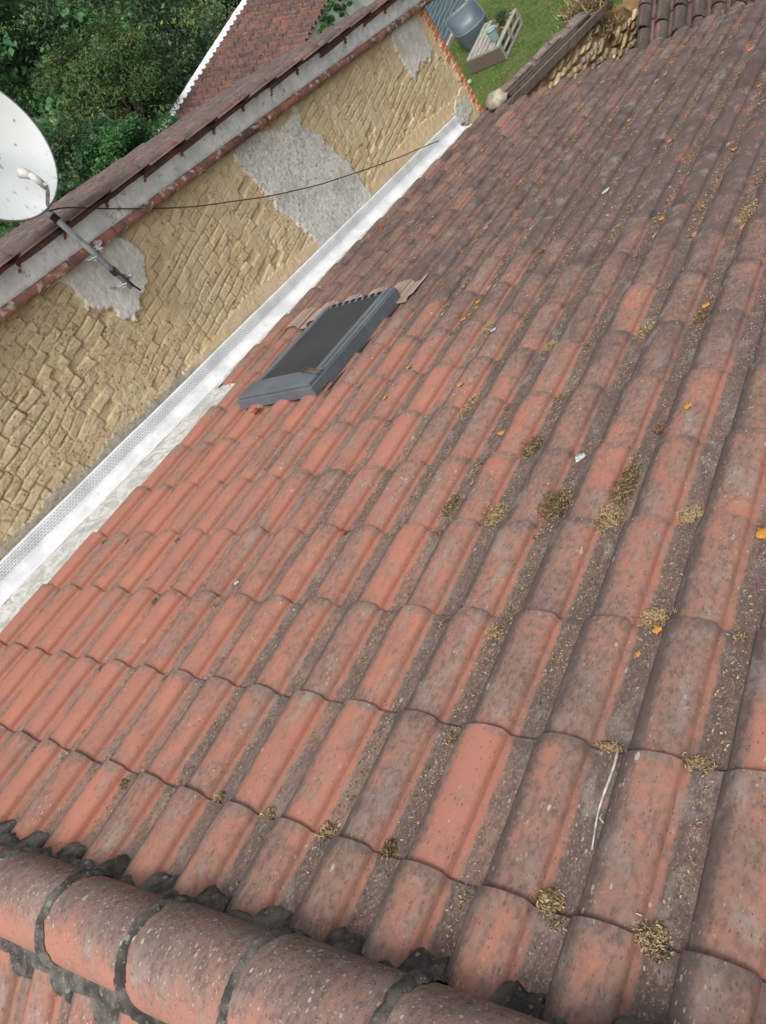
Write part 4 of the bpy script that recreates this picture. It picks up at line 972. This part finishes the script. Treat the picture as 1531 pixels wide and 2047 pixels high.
# ------------------------------------------------------------------ shed beyond with barrel tiles rising away
SH = empty('barrel_tiled_shed', (2.6, 10.6, GZ), 'low shed beyond the eave roofed in dark brown barrel tiles', 'shed')
def shz(y): return -2.66 + math.tan(R(17)) * (y - 8.82)
PB = [(-.46, .004), (-.44, .022), (-.38, .045), (-.30, .064), (-.20, .078), (-.10, .085), (0, .087), (.10, .085), (.20, .078), (.30, .064), (.38, .045), (.44, .022), (.46, .004)]
CS, SS_ = math.cos(R(17)), math.sin(R(17))
def frS(a):
    a = np.asarray(a, float); o_ = np.empty_like(a); o_[:, 0] = a[:, 0]; s_ = -a[:, 1]
    o_[:, 1] = 7.3 + s_ * CS - a[:, 2] * SS_; o_[:, 2] = shz(7.3) + s_ * SS_ + a[:, 2] * CS; return o_
mb = MB(); gg = np.random.default_rng(5)
for i in range(0, 22):
    ph = gg.uniform(0, .9)
    tile_field(mb, [0], range(-16, 1), lambda a, i=i, ph=ph: frS(np.column_stack([a[:, 0] + .43 + i * .212, a[:, 1] + ph * .33, a[:, 2]])), pu=.175, pv=.33, prof=PB, seed=100 + i, jit=2.2, lift=.020, nt=5)
mb.f = [q_[::-1] for q_ in mb.f]
PP = [(-.5, .05), (-.4, .02), (-.2, .002), (0, -.003), (.2, .002), (.4, .02), (.5, .05)]
m2 = MB()
for i in range(-0, 22):
    tile_field(m2, [0], range(-16, 1), lambda a, i=i: frS(np.column_stack([a[:, 0] + .536 + i * .212, a[:, 1] + .1, a[:, 2] - .01])), pu=.15, pv=.33, prof=PP, seed=300 + i, jit=1.0, lift=.012, nt=3)
m2.f = [q_[::-1] for q_ in m2.f]
mb.build('cover_tiles', M['tile_barrel'], SH); m2.build('channel_tiles', M['tile_barrel'], SH)
mb = MB(); y0, y1 = 7.35, 12.4
v = [(x_, y_, z_) for x_ in (.34, 4.9) for y_ in (y0, y1) for z_ in (GZ, shz(y_) - .04)]
mb.add(v, [(0, 1, 3, 2), (4, 6, 7, 5), (0, 4, 5, 1), (2, 3, 7, 6), (1, 5, 7, 3)]); mb.build('wall', M['earth'], SH, smooth=False)

# ------------------------------------------------------------------ far outbuilding with brown tiled roof
FB_ = empty('brown_tiled_outbuilding', (-9.8, 15, GZ), 'white walled outbuilding behind, brown tiled roof with a white mortar ridge', 'outbuilding')
XR, ZR, XE = -11.0, -2.20, -8.45; AL = math.atan2(.80, XE - XR)
def frC(a):
    a = np.asarray(a, float); o_ = np.empty_like(a); s_ = a[:, 1]
    o_[:, 0] = XR + s_ * math.cos(AL) + a[:, 2] * math.sin(AL); o_[:, 1] = -a[:, 0] + 17.6; o_[:, 2] = ZR - s_ * math.sin(AL) + a[:, 2] * math.cos(AL); return o_
PC = [(-.60, .0), (-.55, .045), (-.45, .080), (-.33, .092), (-.2, .080), (-.08, .045), (-.02, .002), (.1, -.006), (.28, -.006), (.40, .0)]
mb = MB(); tile_field(mb, range(0, 43), range(1, 9), frC, lift=.006, pu=.21, pv=.335, prof=PC, seed=55, nt=4, jit=1.5)
mb.build('roof', M['tile_far'], FB_)
mb = MB(); Y = np.arange(8.6, 17.7, .05); vs = []
for y_ in Y:
    for q in range(8):
        a = math.pi * q / 7; vs.append((XR + .02 + (.115 + .02 * FB(y_, q, 0, 3)) * math.cos(a), y_, ZR + .0 + (.10 + .02 * FB(y_, q, 3, 3)) * math.sin(a)))
mb.add(vs, grid_faces(len(Y), 8, False)); mb.build('ridge_mortar', M['limewash'], FB_)
m_ = MB()
for k in range(7):
    s0 = k * .36; vs = []
    for i in range(3):
        for q in range(9):
            a = math.pi * q / 8; p = frC(np.array([[-.04 + .075 * math.cos(a), s0 + .38 * i / 2, .03 + .075 * math.sin(a) + .01 * i]]))[0]; vs.append(tuple(p))
    m_.add(vs, grid_faces(3, 9, True), [(-.3, .5, 0)] * 27, (random.random(), .5, random.random()))
m_.build('verge_tile', M['tile'], FB_)
mb = MB(); xe = XE - .12; ze = ZR - .80
v = [(XR, y_, z_) for y_ in (8.8, 17.4) for z_ in (GZ, ZR - .06)] + [(xe, y_, z_) for y_ in (8.8, 17.4) for z_ in (GZ, ze - .02)] + [(XR - 2.4, y_, z_) for y_ in (8.8, 17.4) for z_ in (GZ, ZR - .85)]
mb.add(v, [(4, 6, 7, 5), (0, 4, 5, 1), (2, 3, 7, 6), (8, 9, 11, 10), (0, 1, 9, 8), (2, 10, 11, 3), (1, 3, 11, 9), (1, 5, 7, 3)]); mb.build('wall', M['render'], FB_, smooth=False)
# white garden wall seen past its eave
mb = MB(); box(mb, (-8.9, 19.6, GZ + .75), (.25, 4.4, 1.5)); tag(mb.build('garden_wall', M['render'], None, loc=(-8.9, 19.6, GZ), smooth=False), 'white rendered wall beyond the brown tiled outbuilding', 'wall')

# ------------------------------------------------------------------ trees and shrubs
def crown(name, mat, c, rad, nclump, nleaf, lsize, seed, parent, asp=1.0, droop=.2, spread=.34):
    g = np.random.default_rng(seed); d = g.normal(size=(nclump, 3)); d /= np.linalg.norm(d, axis=1)[:, None]
    rr = g.uniform(.45, 1.0, nclump) ** .6; rad = np.array(rad); cl = d * rr[:, None] * rad * (1 + .18 * np.sin(d[:, :1] * 5 + seed) + .15 * np.cos(d[:, 2:3] * 7 + seed))
    idx = g.integers(0, nclump, nleaf); sz = g.uniform(.6, 1.3, nclump)
    p = cl[idx] + g.normal(size=(nleaf, 3)) * rad.min() * spread * .42 * sz[idx][:, None] * np.array([1, 1, .7]) + np.array(c)
    nrm = g.normal(size=(nleaf, 3)) * .65 + np.array([0, 0, .8]) + d[idx] * .5; nrm /= np.linalg.norm(nrm, axis=1)[:, None]
    a = np.cross(nrm, g.normal(size=(nleaf, 3))); a /= np.linalg.norm(a, axis=1)[:, None]; a[:, 2] -= droop; b = np.cross(nrm, a); b /= np.linalg.norm(b, axis=1)[:, None]
    s = lsize * g.uniform(.6, 1.25, nleaf)[:, None]
    V = np.stack([p - a * s * .5, p + b * s * .28 * asp + nrm * s * .06, p + a * s * .5, p - b * s * .28 * asp + nrm * s * .06], 1).reshape(-1, 3)
    rn = np.column_stack([np.clip(g.random(nleaf) * .6 + (cellr_np(idx) * .4), 0, 1), g.random(nleaf) * .75 + .25 * cellr_np(idx + 7), g.random(nleaf)])
    mb = MB(); mb.add(V, [q_ for i in range(nleaf) for q_ in ((4 * i, 4 * i + 1, 4 * i + 2), (4 * i, 4 * i + 2, 4 * i + 3))], rnd=np.repeat(rn, 4, 0))
    return mb.build(name, mat, parent, smooth=False), cl + np.array(c)
def cellr_np(i): return np.modf(np.abs(np.sin(i * 12.9898) * 43758.5453))[0]
def tree(name, c, rad, mat, label, cat, seed, nleaf=16000, ls=.13, group=None, ncl=110, asp=1.0, trunk=.14):
    root = empty(name, (c[0], c[1], GZ), label, cat, group)
    cr, cl = crown('crown', mat, c, rad, ncl, nleaf, ls, seed, root, asp)
    mb = MB(); g = random.Random(seed); b = Vector((c[0], c[1], GZ)); f = Vector((c[0], c[1], c[2] - rad[2] * .35))
    tube(mb, [tuple(b + (f - b) * t + Vector((.12 * math.sin(t * 4 + seed), .1 * math.cos(t * 5), 0)) * t) for t in np.linspace(0, 1, 8)], list(np.linspace(trunk, trunk * .6, 8)), 10)
    for k in range(26):
        e = Vector(cl[g.randrange(len(cl))]); s0 = b + (f - b) * g.uniform(.55, 1); m_ = (s0 + e) / 2 + Vector((g.gauss(0, .1), g.gauss(0, .1), .15)); tube(mb, [tuple(s0), tuple(m_), tuple(e)], [trunk * .35, trunk * .2, trunk * .06], 6)
    mb.build('trunk', M['bark'], root); return root
tree('fig_tree', (-15.9, 14.2, -.7), (2.7, 2.9, 3.1), M['fig'], 'broad leaved light green fig tree in the upper left corner', 'tree', 1, 30000, .17, asp=1.5, ncl=90)
tree('dark_tree', (-14.6, 15.9, -1.4), (2.4, 2.4, 2.9), M['dkleaf'], 'dark dense tree between the fig tree and the outbuilding', 'tree', 2, 26000, .13, asp=.8)
tree('olive_tree', (-11.9, 12.2, -1.2), (1.25, 1.35, 1.5), M['yelleaf'], 'narrow leaved tree with yellowing foliage behind the neighbouring roof', 'tree', 3, 17000, .115, asp=.6, ncl=70)
tree('leafy_shrub', (-9.7, 9.3, -1.95), (.95, 1.15, 1.15), M['shrub'], 'bright green shrub just above the neighbouring roof, nearest of the greenery', 'shrub', 4, 16000, .10, ncl=60, asp=.8, trunk=.06)
tree('leafy_shrub', (-11.6, 9.6, -1.6), (1.3, 1.2, 1.5), M['dkleaf'], 'dark green shrub partly hidden by the satellite dish', 'shrub', 5, 15000, .11, ncl=70, trunk=.07)
tree('round_bush', (-12.6, 13.4, -3.0), (1.1, 1.6, 1.3), M['deep'], 'deep green bush against the left side of the outbuilding', 'bush', 6, 15000, .11, ncl=60, trunk=.06)
tree('tall_tree', (-20.0, 23.4, -1.2), (3.4, 3.6, 3.2), M['deep'], 'deep green tree rising behind the outbuilding ridge', 'tree', 7, 24000, .17, asp=.9)
tree('tall_tree', (-25.0, 22.6, -.6), (3.8, 3.6, 4.2), M['dkleaf'], 'tall dark tree in the distance at the top of the picture', 'tree', 8, 22000, .19)
tree('tall_tree', (-24.5, 15.2, -1.4), (3.8, 4.0, 4.0), M['fig'], 'large green tree in the distance behind the satellite dish', 'tree', 9, 22000, .18, asp=1.2)
tree('round_bush', (-16.4, 26.4, -3.2), (2.6, 3.0, 2.0), M['deep'], 'low dark bush beyond the far end of the outbuilding', 'bush', 10, 16000, .15)
# ivy on the outbuilding eave
iv = empty('ivy_plant', (-8.35, 16.4, GZ), 'green ivy hanging over the eave of the outbuilding', 'ivy')
crown('foliage', M['shrub'], (-8.40, 16.25, ZR - .92), (.18, 1.1, .30), 40, 3200, .10, 31, iv)
mb = MB(); tube(mb, [(-8.4, 16.4, GZ), (-8.42, 16.35, GZ + .9), (-8.42, 16.3, ZR - .95)], [.02, .015, .008], 7); mb.build('stem', M['bark'], iv)
# bluish sheet metal roof of a low lean-to in the distance below the dish
lt = empty('metal_lean_to', (-12.5, 5.9, GZ), 'pale blue grey sheet metal lean-to glimpsed below the dish', 'lean-to')
mb = MB(); X = np.linspace(-16, -9.5, 120); vs = [(x_, y_, -2.6 - (y_ - 4.6) * .12 + .02 * math.sin(x_ * 40)) for x_ in X for y_ in (4.6, 6.9)]
mb.add(vs, grid_faces(120, 2, False)); mb.build('roof', M['galv'], lt)
mb = MB()
for x_ in (-15.8, -9.7):
    for y_ in (4.8, 6.7):
        mb = MB(); tube(mb, [(x_, y_, GZ), (x_, y_, -2.7)], .05, 8); mb.build('post', M['beam'], lt)
